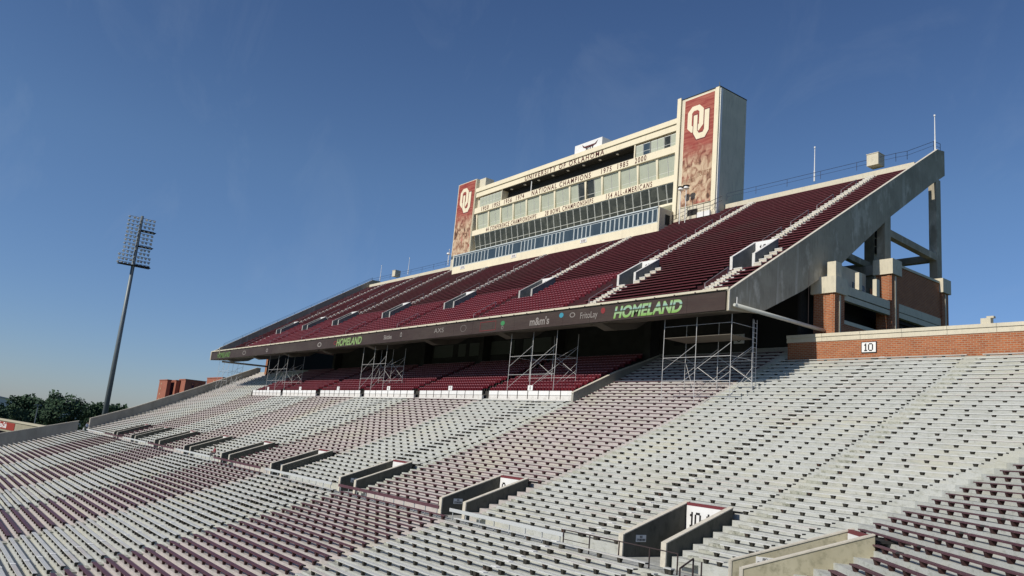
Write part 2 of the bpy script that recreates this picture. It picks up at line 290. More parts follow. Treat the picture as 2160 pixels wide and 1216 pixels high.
def text_mesh(s, x, y, z, h, m, name, parent, shear=0, bold=.02, xs=1, mirror=False):
    cu=bpy.data.curves.new(name,'FONT'); cu.body=s; cu.size=h*1.35; cu.offset=bold*h; cu.extrude=.012; cu.shear=shear; cu.align_x='CENTER'
    cu.space_character=1.0+SPC[0]; t=bpy.data.objects.new(name,cu); C.objects.link(t); bpy.context.view_layer.update()
    me=bpy.data.meshes.new_from_object(t.evaluated_get(bpy.context.evaluated_depsgraph_get()))
    bpy.data.objects.remove(t); me.materials.clear(); me.materials.append(m)
    o=bpy.data.objects.new(name,me); C.objects.link(o)
    o.matrix_world = Matrix.Translation((x,y,z)) @ Matrix.Rotation(math.pi/2,4,'X') @ Matrix.Diagonal((xs,1,1,1))
    if parent:
        o.parent=parent; o.matrix_parent_inverse=Matrix.Translation(-Vector(parent.get('_base',(0,0,0))))
    return o

# ------------------------------------------------------------------ seating bowl profile
T=.76
def ZU(k): return 9.69-.396*k+.001336*k*k
def YU(k): return 61.9-T*k
def HU(k): return .545-(ZU(k)-ZU(k+1))
def ZLo(j): return -4.72-.245*j+.0006*j*j
def YLo(j): return 28.3-T*j
def HL(j): return .53-(ZLo(j)-ZLo(j+1))
NJ=35
def MX(Y): return -20.43+(Y-36.96)*.395          # mitre line between the straight stand and the corner bay
TH=rad(43.1); UV=Vector((math.cos(TH),-math.sin(TH),0)); VV=Vector((math.sin(TH),math.cos(TH),0))
AISLES=[-25.4,-42.5,-58.9,-75.3,-91.6,-107.2,-122.3,-138.1,-153.6]   # centres
PORT=[-29.7,-47.0,-63.0,-79.0,-94.9,-110.5,-126.2,-141.6,-155.2]      # left side of each portal, 2.9 m wide
COLR=['s','s','m','s','m','s','m','s','m','s']
def leftX(Y): return -181.6-(Y-31)*.155           # upper end wall line
WALKZ=-5.10

# terrace concrete, straight part
mb=MB()
def strip(mb,x0a,x1a,x0b,x1b,ya,yb,z,zb,m):
    # tread from front ya to back yb at z, riser below front down to zb ; x limits at front (a) and back (b)
    mb.poly([(x0a,ya,z),(x1a,ya,z),(x1b,yb,z),(x0b,yb,z)],m)
    mb.poly([(x0a,ya,zb),(x1a,ya,zb),(x1a,ya,z),(x0a,ya,z)],m)
def segs(lo,hi,holes):
    out=[];x=lo
    for a,b in sorted(holes):
        if b<=lo or a>=hi: continue
        if a>x: out.append((x,a))
        x=max(x,b)
    if x<hi: out.append((x,hi))
    return out
for k in range(-5,42):
    y=YU(k)+.04; yb=YU(k-1)+.04; z=ZU(k)-HU(k); zb=(ZU(k+1)-HU(k+1)) if k<41 else WALKZ
    lo=leftX(y)-.5; hi=MX(y); hib=MX(yb)
    if k<0: hi=hib=-41.85
    holes=[]
    if k<12: holes.append((-151.3,-59.1))
    if k>=35: holes += [(p-.3,p+3.2) for p in PORT]
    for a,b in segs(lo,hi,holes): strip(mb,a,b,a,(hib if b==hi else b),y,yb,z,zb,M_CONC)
mb.build('upper_terrace', kind='structure')
mb=MB()
for j in range(NJ):
    y=YLo(j)+.04; yb=YLo(j-1)+.04 if j else 28.75; z=ZLo(j)-HL(j) if j else ZLo(0)-HL(0); zb=ZLo(j+1)-HL(j+1)
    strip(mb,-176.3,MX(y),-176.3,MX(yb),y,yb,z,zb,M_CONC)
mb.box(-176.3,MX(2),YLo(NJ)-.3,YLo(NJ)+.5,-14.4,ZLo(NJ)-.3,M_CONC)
mb.build('lower_terrace', kind='structure')
mb=MB(); zw=WALKZ
mb.poly([(-186,28.74,zw),(MX(28.74),28.74,zw),(MX(30.78),30.78,zw),(-186,30.78,zw)],M_WALK)
mb.poly([(-186,28.74,zw-.4),(MX(28.74),28.74,zw-.4),(MX(28.74),28.74,zw),(-186,28.74,zw)],M_WALK)
P0=Vector((MX(28.74),28.74,zw)); P1=Vector((MX(30.78),30.78,zw))
mb.poly([P0,P0+UV*24,P1+UV*24,P1],M_WALK)
mb.poly([P0-Vector((0,0,.4)),P0+UV*24-Vector((0,0,.4)),P0+UV*24,P0],M_WALK)
mb.build('walkway', kind='structure')
# corner bay terraces
mb=MB()
def M3(Y,z): return Vector((MX(Y),Y,z))
def fstrip(mb,y,yb,z,zb,s0,s1):
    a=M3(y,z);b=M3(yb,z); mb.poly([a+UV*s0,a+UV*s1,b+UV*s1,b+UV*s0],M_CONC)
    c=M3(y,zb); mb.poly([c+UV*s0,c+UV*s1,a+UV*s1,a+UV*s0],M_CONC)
for k in range(0,42):
    y=YU(k)+.04; yb=YU(k-1)+.04; z=ZU(k)-HU(k); zb=(ZU(k+1)-HU(k+1)) if k<41 else WALKZ
    if k<35: fstrip(mb,y,yb,z,zb,0,24)
    else: fstrip(mb,y,yb,z,zb,0,1.25); fstrip(mb,y,yb,z,zb,4.05,24)
for j in range(NJ):
    y=YLo(j)+.04; yb=YLo(j-1)+.04 if j else 28.75; z=ZLo(j)-HL(j); zb=ZLo(j+1)-HL(j+1); fstrip(mb,y,yb,z,zb,0,22)
mb.build('corner_terrace', kind='structure')
# half steps in the aisles
mb=MB(); wd=.5
for i,xa in enumerate(AISLES):
    for k in range(0,42):
        if k<13 and -151<xa<-60: continue
        R=(ZU(k)-ZU(k+1)); y=YU(k)+.04; z=ZU(k)-HU(k)
        mb.box(xa-wd,xa+wd,y-.34,y+.01,z-R+.003,z-R*.5,M_AISLE); mb.box(xa-wd,xa+wd,y-.003,y+.6,z+.002,z+.008,M_AISLE)
    for j in range(NJ):
        R=(ZLo(j)-ZLo(j+1)); y=YLo(j)+.04; z=ZLo(j)-HL(j)
        mb.box(xa-.5,xa+.5,y-.34,y+.01,z-R+.003,z-R*.5,M_AISLE); mb.box(xa-.5,xa+.5,y-.003,y+.6,z+.002,z+.008,M_AISLE)
mb.build('aisle_steps', kind='structure')
S_AISLE=1

# ------------------------------------------------------------------ benches
def plank_mesh(m):
    b=MB(); pr=[(0,-.055),(0,0),(.08,0),(.086,-.007),(.094,-.007),(.10,0),(.18,0),(.186,-.007),(.194,-.007),(.20,0),(.28,0),(.28,-.055),(.27,-.055),(.27,-.012),(.01,-.012),(.01,-.055)]
    b.prism(pr,-.5,.5,m); return b.mesh('plank')
PL={'s':plank_mesh(M_ALU),'m':plank_mesh(M_MAR)}
def block_mesh(m):
    b=MB(); b.hexa([(-.075,.06,-1),(.075,.06,-1),(.075,.20,-1),(-.075,.20,-1),(-.105,.02,0),(.105,.02,0),(.105,.25,0),(-.105,.25,0)],m); return b.mesh('bracket')
BK={'s':block_mesh(M_BLK),'m':block_mesh(M_BLKM)}
cb=MB(); cb.box(-.012,.012,-.004,.284,-.062,.004,M_ENDCAP); CAPM=cb.mesh('end_cap')
benches=[]   # (x0,x1,O,U,z,h,col,label)
def blockname(i):
    return ['between ten-eleven portal and bowl corner','between ten-eleven portal and third portal from right','between third and fourth portals from right','between fourth and fifth portals from right','between fifth and sixth portals from right','between sixth and seventh portals from right','between seventh and eighth portals from right','between eighth and ninth portals from right','between ninth and tenth portals from right','beside the far left end wall'][i]
CN={'s':'silver','m':'maroon'}
for i in range(10):
    hiA = None if i==0 else AISLES[i-1]-.55
    for k in range(-3,42):
        if k<0 and not (i==2): continue
        y=YU(k); hi = MX(y)-.55 if i==0 else hiA
        lo = AISLES[i]+.55 if i<9 else leftX(y)+.35
        if i==0 and k==0: pass
        if k<13 and -151.3<(lo+hi)/2<-59: continue
        if i==9 and k<13: hi=min(hi,-155.0) if False else hi
        if i==2 and k<0: hi=-43.1
        if k<13 and i==9: pass
        if k>=34.6 and i>0: hi=PORT[i-1]-.35
        if k>=34.6 and i==0: lo=AISLES[0]+.55
        if hi-lo<1: continue
        lab=f'{CN[COLR[i]]} bench, {ORD[42-k]} row above walkway, {blockname(i)}'
        benches.append((lo,hi,y,ZU(k),HU(k),COLR[i],lab,0))
    for j in range(NJ):
        y=YLo(j); hi=MX(y)-.55 if i==0 else hiA; lo=AISLES[i]+.55 if i<9 else -175.9
        lab=f'{CN[COLR[i]]} bench, {ORD[j+1]} row below walkway, {blockname(i)}'
        benches.append((lo,hi,y,ZLo(j),HL(j),COLR[i],lab,0))
for k in range(0,42):      # corner bay: a short wedge block, then a longer one
    y=YU(k); z=ZU(k); h=HU(k)
    s0=1.45+.02*k if k<35 else 4.35
    s1=9.35-.25*(k-31)
    if s1-s0>1 and k<=35: benches.append((s0,s1,y,z,h,'m',f'maroon bench, {ORD[42-k]} row above walkway, short block right of corner aisle',1))
    benches.append(((s1+.35 if k<=35 else 9.0-.27*(k-31)),23.5,y,z,h,'m',f'maroon bench, {ORD[42-k]} row above walkway, outer block at right edge',1))
for j in range(NJ):
    y=YLo(j); benches.append((1.2,21.5,y,ZLo(j),HL(j),'m',f'maroon bench, {ORD[j+1]} row below walkway, in corner bay below rightmost portal',1))
def bpos(b,s,dy=0):
    if b[7]==0: return Vector((s,b[2]+dy,b[3]))
    return Vector((MX(b[2]),b[2],b[3]))+UV*s+VV*dy
mwi=cob.matrix_world.inverted()
def vis(b):
    tot=0; n=9
    for q in range(n):
        p=mwi @ bpos(b,b[0]+(b[1]-b[0])*(q+.5)/n)
        if p.z>-1: continue
        X=p.x/-p.z*1653.9/1080; Yv=p.y/-p.z*1653.9/1080
        if abs(X)<1.03 and abs(Yv)<.58: tot+=(b[1]-b[0])/n/(p.z*p.z)
    if b[7]==0 and b[2]>57 and b[0]<-41: tot*=.2
    return tot
sc_=[(vis(b),i) for i,b in enumerate(benches)]
order=sorted(sc_,reverse=True); chosen=set(i for v,i in order[:300] if v>0)
def spots(b):
    L_=b[1]-b[0]; n=max(2,int(round(L_/1.5))+1); e=.32
    ss=[b[0]+e+(L_-2*e)*q/(n-1) for q in range(n)]
    return ss
bench_stuff=MB(); KA={'s':(M_ALU,M_BLK),'m':(M_MAR,M_BLKM)}
for i,b in enumerate(benches):
    L_=b[1]-b[0]; mid=(b[0]+b[1])/2; h=b[4]+.0
    rz=0 if b[7]==0 else -TH
    if i in chosen:
        base=bpos(b,mid); t=thing('bench',b[6],'bench',base,'bench planks of the seating bowl'); t.rotation_euler=(0,0,rz)
        inst('plank',PL[b[5]],t,(0,0,0),(L_,1,1))
        for s in spots(b): inst('bracket',BK[b[5]],t,(s-mid+random.uniform(-.03,.03),0,-.05),(1,1,h-.05))
        inst('end_cap',CAPM,t,(L_/2+.012,0,0))
    else:
        mp_,mk=KA[b[5]]
        def P(s,dy,z): q=bpos(b,s,dy); return (q.x,q.y,b[3]+z)
        a0,a1=b[0],b[1]
        bench_stuff.hexa([P(a0,0,-.055),P(a1,0,-.055),P(a1,.28,-.055),P(a0,.28,-.055),P(a0,0,0),P(a1,0,0),P(a1,.28,0),P(a0,.28,0)],mp_)
        for s in spots(b):
            bench_stuff.hexa([P(s-.075,.06,-h),P(s+.075,.06,-h),P(s+.075,.2,-h),P(s-.075,.2,-h),P(s-.105,.02,-.056),P(s+.105,.02,-.056),P(s+.105,.25,-.056),P(s-.105,.25,-.056)],mk)
bench_stuff.build('bench', kind='stuff', label='silver and maroon bench planks filling the farther rows of the bowl', category='bench')
# small white step pads of the minor aisles, lying on the planks
mb=MB()
for xm in (-32.4,-64.2,-96.3,-128.5):
    for k in range(0,42):
        if k<13 and xm<-59: continue
        y=YU(k); mb.box(xm-.22,xm+.22,y-.01,y+.30,ZU(k)+.002,ZU(k)+.03,M_WHITE)
        for s in (-.55,.5): mb.box(xm+s-.12,xm+s+.12,y+.02,y+.26,ZU(k)-HU(k),ZU(k)-.057,M_BLK)
    for j in range(NJ):
        y=YLo(j); mb.box(xm-.22,xm+.22,y-.01,y+.30,ZLo(j)+.002,ZLo(j)+.03,M_WHITE)
        for s in (-.55,.5): mb.box(xm+s-.12,xm+s+.12,y+.02,y+.26,ZLo(j)-HL(j),ZLo(j)-.057,M_BLK)
mb.build('step_pad', kind='stuff', label='small white step pads fixed on the bench planks along the minor aisles', category='step pad')

# ------------------------------------------------------------------ portals in the bowl
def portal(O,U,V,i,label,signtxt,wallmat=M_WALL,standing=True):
    w=2.9 if i<9 else 2.45; Lp=4.95; th=.26
    base=O.copy(); t=thing('portal',label,'portal',base,'concrete entrance portals of the bowl')
    def P(a,b_,z): q=O+U*a+V*b_; return (q.x,q.y,z)
    z0=WALKZ; zn=-3.98; zf=-2.2
    for nm,a in (('side_wall',-th/2),('side_wall',w-th/2)):
        m=MB(); a0,a1=a,a+th
        prof=[(0,z0),(0,zn),(Lp+.15,zf),(Lp+.15,z0)]
        pts0=[P(a0,q[0],q[1]) for q in prof]; pts1=[P(a1,q[0],q[1]) for q in prof]
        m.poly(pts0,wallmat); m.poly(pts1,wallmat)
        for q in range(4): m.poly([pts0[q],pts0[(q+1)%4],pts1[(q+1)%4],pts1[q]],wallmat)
        w_=m.build(nm,t)
        c=MB(); e=.035
        c.hexa([P(a0-e,-e,z0+.0),P(a1+e,-e,z0),P(a1+e,.05,z0),P(a0-e,.05,z0),P(a0-e,-e,zn+.04),P(a1+e,-e,zn+.04),P(a1+e,.05,zn+.04),P(a0-e,.05,zn+.04)],M_CAP)
        c.hexa([P(a0-e,.052,zn+.004),P(a1+e,.052,zn+.004),P(a1+e,Lp+.15,zf+.004),P(a0-e,Lp+.15,zf+.004),P(a0-e,.052,zn+.06),P(a1+e,.052,zn+.06),P(a1+e,Lp+.15,zf+.06),P(a0-e,Lp+.15,zf+.06)],M_CAP)
        cc=c.build('coping',w_); cc.location=(0,0,0)
    if i<9:
        m=MB(); m.hexa([P(th/2,.1,z0+.004),P(w-th/2,.1,z0+.004),P(w-th/2,Lp+3,z0+.004),P(th/2,Lp+3,z0+.004),P(th/2,.1,z0+.02),P(w-th/2,.1,z0+.02),P(w-th/2,Lp+3,z0+.02),P(th/2,Lp+3,z0+.02)],M_WALK); m.build('floor',t)
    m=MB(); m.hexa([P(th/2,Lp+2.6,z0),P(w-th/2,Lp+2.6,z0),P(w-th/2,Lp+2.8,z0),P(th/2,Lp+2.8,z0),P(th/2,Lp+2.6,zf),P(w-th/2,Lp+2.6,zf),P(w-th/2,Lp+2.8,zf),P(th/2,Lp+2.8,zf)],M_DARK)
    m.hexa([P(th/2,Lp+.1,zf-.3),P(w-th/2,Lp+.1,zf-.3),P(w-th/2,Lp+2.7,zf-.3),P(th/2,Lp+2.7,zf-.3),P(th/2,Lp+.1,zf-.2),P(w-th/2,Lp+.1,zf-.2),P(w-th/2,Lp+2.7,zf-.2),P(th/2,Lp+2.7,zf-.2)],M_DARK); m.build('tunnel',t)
    # sign over the opening
    m=MB(); m.hexa([P(th/2,Lp-.12,-3.95),P(w-th/2,Lp-.12,-3.95),P(w-th/2,Lp+.1,-3.95),P(th/2,Lp+.1,-3.95),P(th/2,Lp-.12,zf),P(w-th/2,Lp-.12,zf),P(w-th/2,Lp+.1,zf),P(th/2,Lp+.1,zf)],M_FRAMEM)
    sg=m.build('sign',t)
    m=MB(); m.hexa([P(th/2+.06,Lp-.15,-3.75),P(w-th/2-.06,Lp-.15,-3.75),P(w-th/2-.06,Lp-.125,-3.75),P(th/2+.06,Lp-.125,-3.75),P(th/2+.06,Lp-.15,zf-.16),P(w-th/2-.06,Lp-.15,zf-.16),P(w-th/2-.06,Lp-.125,zf-.16),P(th/2+.06,Lp-.125,zf-.16)],M_WHITE)
    pn=m.build('panel',sg); pn.location=(0,0,0)
    if signtxt:
        m=MB(); n=textw(signtxt,1); cw=.080; x0=.46
        letters(m,signtxt,x0,x0+n*cw,0,-3.48,-2.68,M_BLACK,depth=.02,O=O+V*(Lp-.152),U=U,fat=.16)
        lt=m.build('lettering',sg); lt.location=(0,0,0)
    # notice on the left wall, seen through the opening
    m=MB(); a=th/2+.002; nb,nzo=(.95,0) if i<9 else (1.05,.28)
    m.hexa([P(a,nb,-4.33+nzo),P(a+.02,nb,-4.33+nzo),P(a+.02,nb+.75,-4.33+nzo),P(a,nb+.75,-4.33+nzo),P(a,nb,-3.98+nzo),P(a+.02,nb,-3.98+nzo),P(a+.02,nb+.75,-3.98+nzo),P(a,nb+.75,-3.98+nzo)],M_WHITE)
    ns=m.build('notice',t)
    m=MB()
    for (txt,za,zb,b0,b1) in (('NO',-4.13+nzo,-4.02+nzo,nb+.28,nb+.47),('STANDING',-4.29+nzo,-4.17+nzo,nb+.06,nb+.69)):
        n=textw(txt,1)
        letters(m,txt,b0,b1,0,za,zb,M_BLACK,depth=.006,O=O+U*(a+.021),U=V)
    lt=m.build('lettering',ns); lt.location=(0,0,0)
    return t
pl=['concrete portal with the ten-eleven sign, second from the right','concrete portal with half hidden number zero on its sign, third from the right','concrete portal with white sign sliver, fourth from the right','concrete portal in the crimson block edge, fifth from the right','narrow looking concrete portal, sixth from the right','concrete portal beside the red shirted spectator, seventh from the right','concrete portal, third from the left of the row along the walkway','concrete portal, second from the left of the row along the walkway','concrete portal, leftmost of the row along the walkway']
pt=['10-11','0','','','','','','','']
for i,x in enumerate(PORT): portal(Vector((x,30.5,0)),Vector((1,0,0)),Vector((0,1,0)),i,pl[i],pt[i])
O=Vector((-22.05,29.35,0)); portal(O,UV,VV,9,'sunlit tan concrete portal with no standing notice at the bottom right corner','',mat('sunlit_wall_concrete',(.42,.39,.28),.9,noise=[(.6,.4,.7,(1,1,.4),(.34,.31,.21)),(3,.5,.75,I3,(.22,.21,.14))]))  # lit counterpart of the portal wall material, sunlight put into its colour

# barrier boards along the front of the walkway
def barrier(x0,x1,col,label):
    t=thing('barrier_board',label,'barrier',((x0+x1)/2,28.95,-4.75),'barrier boards along the walkway')
    m=MB(); mm=mat('barrier_paint',(.46,.48,.48),.6) if col=='s' else M_MAR
    m.box(x0,x1,28.88,28.94,-4.49,-4.28,mm); m.build('board',t)
    n=max(2,int((x1-x0)/1.5)+1)
    for q in range(n):
        x=x0+.3+(x1-x0-.6)*q/(n-1); m=MB(); m.box(x-.022,x+.022,28.945,28.99,WALKZ,-4.3,MATS['barrier_paint'] if 'barrier_paint' in MATS else M_WHITE); m.build('post',t)
for i in range(1,10):
    x1=AISLES[i-1]-1.6 if i>1 else -32.4; x0=AISLES[i]-(.9 if i<9 else 0) if i<9 else -172
    if i==1: x0=-43.4
    else: x1=AISLES[i-1]-2.2
    barrier(x0,x1,COLR[i],f'{"white" if COLR[i]=="s" else "maroon"} barrier board on posts, {blockname(i)}')
# dark pipe railing before the 10-11 portal
t=thing('railing','dark pipe railing on posts in front of the ten-eleven portal','railing',(-28,28.9,WALKZ))
xs=(-32.4,-30.4,-28.3,-26.3,-24.6)
for x in xs: MB().tube((x,28.95,WALKZ),(x,28.95,-4.1),.035,M_RAILD,8).build('post',t)
MB().path([(x,28.95,-4.12) for x in xs],.028,M_RAILD,8).build('top_rail',t)
MB().path([(-32.4,28.95,-4.6),(-30.4,28.95,-4.6)],.02,M_RAILD,6).build('mid_rail',t)
t=thing('handrail','short dark sloping handrail on the steps below the corner walkway','handrail',(-23.2,28.3,WALKZ))
MB().path([(-23.5,28.7,WALKZ),(-23.5,28.7,-4.15),(-23.3,27.6,-4.5),(-23.3,27.6,-5.3)],.04,M_RAILD,8).build('pipe',t)
MB().path([(-23.2,28.9,WALKZ),(-23.2,28.9,-4.25)],.035,M_RAILD,8).build('post',t)

# ------------------------------------------------------------------ end walls of the bowl (far left)
mb=MB()
mb.hexa([(-176.6,3,-14.4),(-176.2,3,-14.4),(-176.2,28.0,-14.4),(-176.6,28.0,-14.4),(-176.6,3,-9.9),(-176.2,3,-9.9),(-176.2,28.0,-3.05),(-176.6,28.0,-3.05)],M_ENDW)
t=thing('end_wall','long low concrete end wall of the lower rows at far left','wall',(-176.4,16,-14)); mb.build('wall',t)
MB().hexa([(-176.68,3,-9.896),(-176.12,3,-9.896),(-176.12,28.06,-3.046),(-176.68,28.06,-3.046),(-176.68,3,-9.78),(-176.12,3,-9.78),(-176.12,28.06,-2.93),(-176.68,28.06,-2.93)],M_CAP).build('coping',t)
t=thing('end_wall','sloping concrete end wall of the upper rows rising to the deck','wall',(-184,48,-5))
pts=[(31.0,-2.45),(38.4,.35),(49.9,5.4),(65.3,12.5),(66.2,12.5)]
mb=MB(); mc=MB()
for (ya,za),(yb,zb) in zip(pts,pts[1:]):
    xa,xb=leftX(ya),leftX(yb)
    mb.hexa([(xa-.4,ya,-6),(xa,ya,-6),(xb,yb,-6),(xb-.4,yb,-6),(xa-.4,ya,za),(xa,ya,za),(xb,yb,zb),(xb-.4,yb,zb)],M_ENDW)
    mc.hexa([(xa-.5,ya,za+.004),(xa+.1,ya,za+.004),(xb+.1,yb,zb+.004),(xb-.5,yb,zb+.004),(xa-.5,ya,za+.16),(xa+.1,ya,za+.16),(xb+.1,yb,zb+.16),(xb-.5,yb,zb+.16)],M_CAP)
mb.build('wall',t)
mc.box(leftX(31)-.48,leftX(31)+.08,30.8,30.99,-5.1,-2.3,M_CAP); mc.build('coping',t)

# ------------------------------------------------------------------ brick wall with section sign 10
t=thing('brick_wall','red brick parapet wall with cream coping and section ten sign','wall',(-26,63.3,10))
yf=63.1
MB().box(-41.85,MX(63.1),yf,yf+.5,9.6,11.45,M_BRICK).build('brickwork',t)
n=9; xx=[-41.95+( MX(63.1)+41.9)*q/n for q in range(n+1)]
for a,b in zip(xx,xx[1:]):
    MB().box(a+.012,b-.012,yf-.05,yf+.55,11.454,11.86,M_CREAM).build('stone_band',t)
    MB().box(a+.012,b-.012,yf-.12,yf+.62,11.864,12.14,M_CREAM).build('coping_stone',t)
q=Vector((MX(63.1),63.1,0))
m=MB(); 
for (z0,z1,d,mm) in ((9.6,11.45,0,M_BRICK),(11.454,12.14,.06,M_CREAM)):
    p=[]
    for z in (z0,z1):
        for (s,dv) in ((0,-d),(24,-d),(24,.5+d),(0,.5+d)):
            w=q+UV*s+VV*dv; p.append((w.x,w.y,z))
    m.hexa(p,mm)
m.build('corner_wing',t)
sg=MB().box(-34.78,-33.45,yf-.06,yf-.003,10.27,11.22,M_BLACK).build('sign',t)
s2=MB().box(-34.72,-33.51,yf-.085,yf-.061,10.33,11.16,M_WHITE).build('panel',sg); s2.location=(0,0,0)
m=MB(); letters(m,'10',-34.50,-33.74,yf-.086,10.42,11.07,M_BLACK,.012); s3=m.build('lettering',sg); s3.location=(0,0,0)
t=thing('vent_box','small cream vent box on the coping of the brick wall at right','box',(-25,63.4,12.1))
MB().box(-25.45,-24.75,63.2,63.7,12.144,12.6,M_CREAM).build('body',t)
MB().box(-25.05,-24.55,63.25,63.6,12.6,12.75,M_CREAM).build('cap',t)

# ------------------------------------------------------------------ club section under the deck
mb=MB(); NC=12
YC=lambda i:53.3+.86*i
ZC=lambda i:5.55+.43*i if i<6 else 5.55+.43*i+.0*i
for i in range(NC):
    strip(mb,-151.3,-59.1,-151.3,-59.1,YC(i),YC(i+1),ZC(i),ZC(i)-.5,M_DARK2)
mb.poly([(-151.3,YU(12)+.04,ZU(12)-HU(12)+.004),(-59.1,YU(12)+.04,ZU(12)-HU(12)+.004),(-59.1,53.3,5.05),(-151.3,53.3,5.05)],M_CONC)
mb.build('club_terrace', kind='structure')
# chairs as joined stuff: back, seat, side posts
def chair_rows(name,label,rows,m_):
    mb=MB(); hi=mat('chair_edge_highlight',(.36,.05,.055),.3,spec=.6)
    for (x0,x1,y,z) in rows:
        n=int((x1-x0)/.52)
        for q in range(n):
            x=x0+.26+q*.52
            mb.hexa([(x-.21,y+.40,z+.32),(x+.21,y+.40,z+.32),(x+.21,y+.44,z+.32),(x-.21,y+.44,z+.32),(x-.20,y+.47,z+.80),(x+.20,y+.47,z+.80),(x+.20,y+.51,z+.80),(x-.20,y+.51,z+.80)],m_)
            mb.hexa([(x-.21,y+.30,z+.38),(x+.21,y+.30,z+.38),(x+.21,y+.38,z+.38),(x-.21,y+.38,z+.38),(x-.20,y+.20,z+.74),(x+.20,y+.20,z+.74),(x+.20,y+.27,z+.745),(x-.20,y+.27,z+.745)],m_)
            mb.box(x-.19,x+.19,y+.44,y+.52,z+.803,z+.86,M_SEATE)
    return mb.build(name,kind='stuff',label=label,category='stadium seat')
rows=[]
for i in range(NC):
    for a in range(len(AISLES)):
        x1=AISLES[a]-.75 if a<8 else None
        if a<2 or a>7: continue
        x0=AISLES[a+1]+.75 if a<7 else -151.0
        rows.append((x0,x1,YC(i),ZC(i)))
chair_rows('chairback_seat','rows of red chairback seats in the shade under the deck',rows,M_SEAT)
# white rail panels before the club seats
gaps=[(-59.2,-73.5),(-74.8,-88.9),(-90.3,-104.5),(-105.8,-119.9),(-121.7,-135.9),(-136.9,-151.2)]
nums=['8','7','6','5','4','3']; sx=[-66.1,-81.8,-97.5,-113.6,-128.5,-143.5]
for gi,(b,a) in enumerate(gaps):
    t=thing('club_rail',f'white panelled rail with number {["eight","seven","six","five","four","three"][gi]} plate before red seats','railing',((a+b)/2,52.7,5),'panelled rails before the club seats')
    n=int(round((b-a)/1.85))
    for q in range(n):
        xa=a+(b-a)*q/n; xb=a+(b-a)*(q+1)/n
        MB().box(xa+.05,xb-.05,52.64,52.68,5.40,5.86,M_WHITE).build('panel',t)
        MB().box(xa-.02,xa+.03,52.60,52.70,5.0,5.88,M_RAILD).build('post',t)
    MB().box(a,b,52.66,52.9,4.85,5.36,M_STAIR).build('kerb',t)
    pn=MB().box(sx[gi]-.42,sx[gi]+.42,52.72,52.76,5.9,6.45,M_WHITE).build('number_plate',t)
    m=MB(); letters(m,nums[gi],sx[gi]-.11,sx[gi]+.11,52.72,6.0,6.35,M_BLACK,.01); lt=m.build('lettering',pn); lt.location=(0,0,0)
# concrete flank wall at the right end of the club section
t=thing('flank_wall','sloping grey concrete wall between red club seats and silver benches','wall',(-58.95,58,5))
m=MB(); m.prism([(52.45,4.4),(52.45,5.62),(58.2,8.42),(62.9,10.3),(65.2,11.3),(65.2,8)],-59.1,-58.8,M_ENDW); m.build('wall',t)
m=MB(); 
for (ya,za),(yb,zb) in zip([(52.4,5.63),(58.2,8.43),(62.9,10.31)],[(58.2,8.43),(62.9,10.31),(65.2,11.31)]):
    m.hexa([(-59.15,ya,za),(-58.75,ya,za),(-58.75,yb,zb),(-59.15,yb,zb),(-59.15,ya,za+.08),(-58.75,ya,za+.08),(-58.75,yb,zb+.08),(-59.15,yb,zb+.08)],M_CAP)
m.build('coping',t)
t=thing('flank_wall','far concrete wall at the left end of the club seats','wall',(-151.4,58,5))
m=MB(); m.prism([(52.45,4.4),(52.45,5.62),(58.2,8.42),(62.9,10.3),(62.9,8)],-151.6,-151.3,M_ENDW); m.build('wall',t)
# back of the space under the deck
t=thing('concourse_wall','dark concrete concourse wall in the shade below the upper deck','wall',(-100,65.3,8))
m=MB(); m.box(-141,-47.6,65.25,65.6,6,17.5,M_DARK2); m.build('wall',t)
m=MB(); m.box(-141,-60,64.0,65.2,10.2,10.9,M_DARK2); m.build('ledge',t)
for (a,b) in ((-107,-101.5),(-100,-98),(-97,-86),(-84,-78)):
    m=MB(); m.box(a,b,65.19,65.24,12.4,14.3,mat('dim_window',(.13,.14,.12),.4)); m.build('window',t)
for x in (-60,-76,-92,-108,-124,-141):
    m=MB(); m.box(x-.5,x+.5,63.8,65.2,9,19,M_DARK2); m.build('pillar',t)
for (a,b,lab) in ((-57.3,-55.2,None),(-53.9,-51.5,None)):
    m=MB(); m.box(a,b,65.17,65.24,12.2,13.3,M_DARK); m.build('dark_board',t)
t=thing('section_sign','white section nine sign on the shaded wall behind the scaffold','sign',(-48.8,65.2,12.5))
m=MB(); m.box(-49.4,-48.15,65.12,65.2,12.05,13.0,M_WHITE); m.build('panel',t)
m=MB(); letters(m,'9',-48.98,-48.55,65.12,12.2,12.85,M_BLACK,.02); m.build('lettering',t)
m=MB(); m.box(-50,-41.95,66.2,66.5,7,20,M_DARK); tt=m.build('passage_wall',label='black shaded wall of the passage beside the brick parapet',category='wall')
m=MB(); m.box(-41.9,-41.5,63.65,66.2,8,11.4,M_BRICK); m.build('passage_cheek',label='shaded brick cheek wall behind the left end of the brick parapet',category='wall')

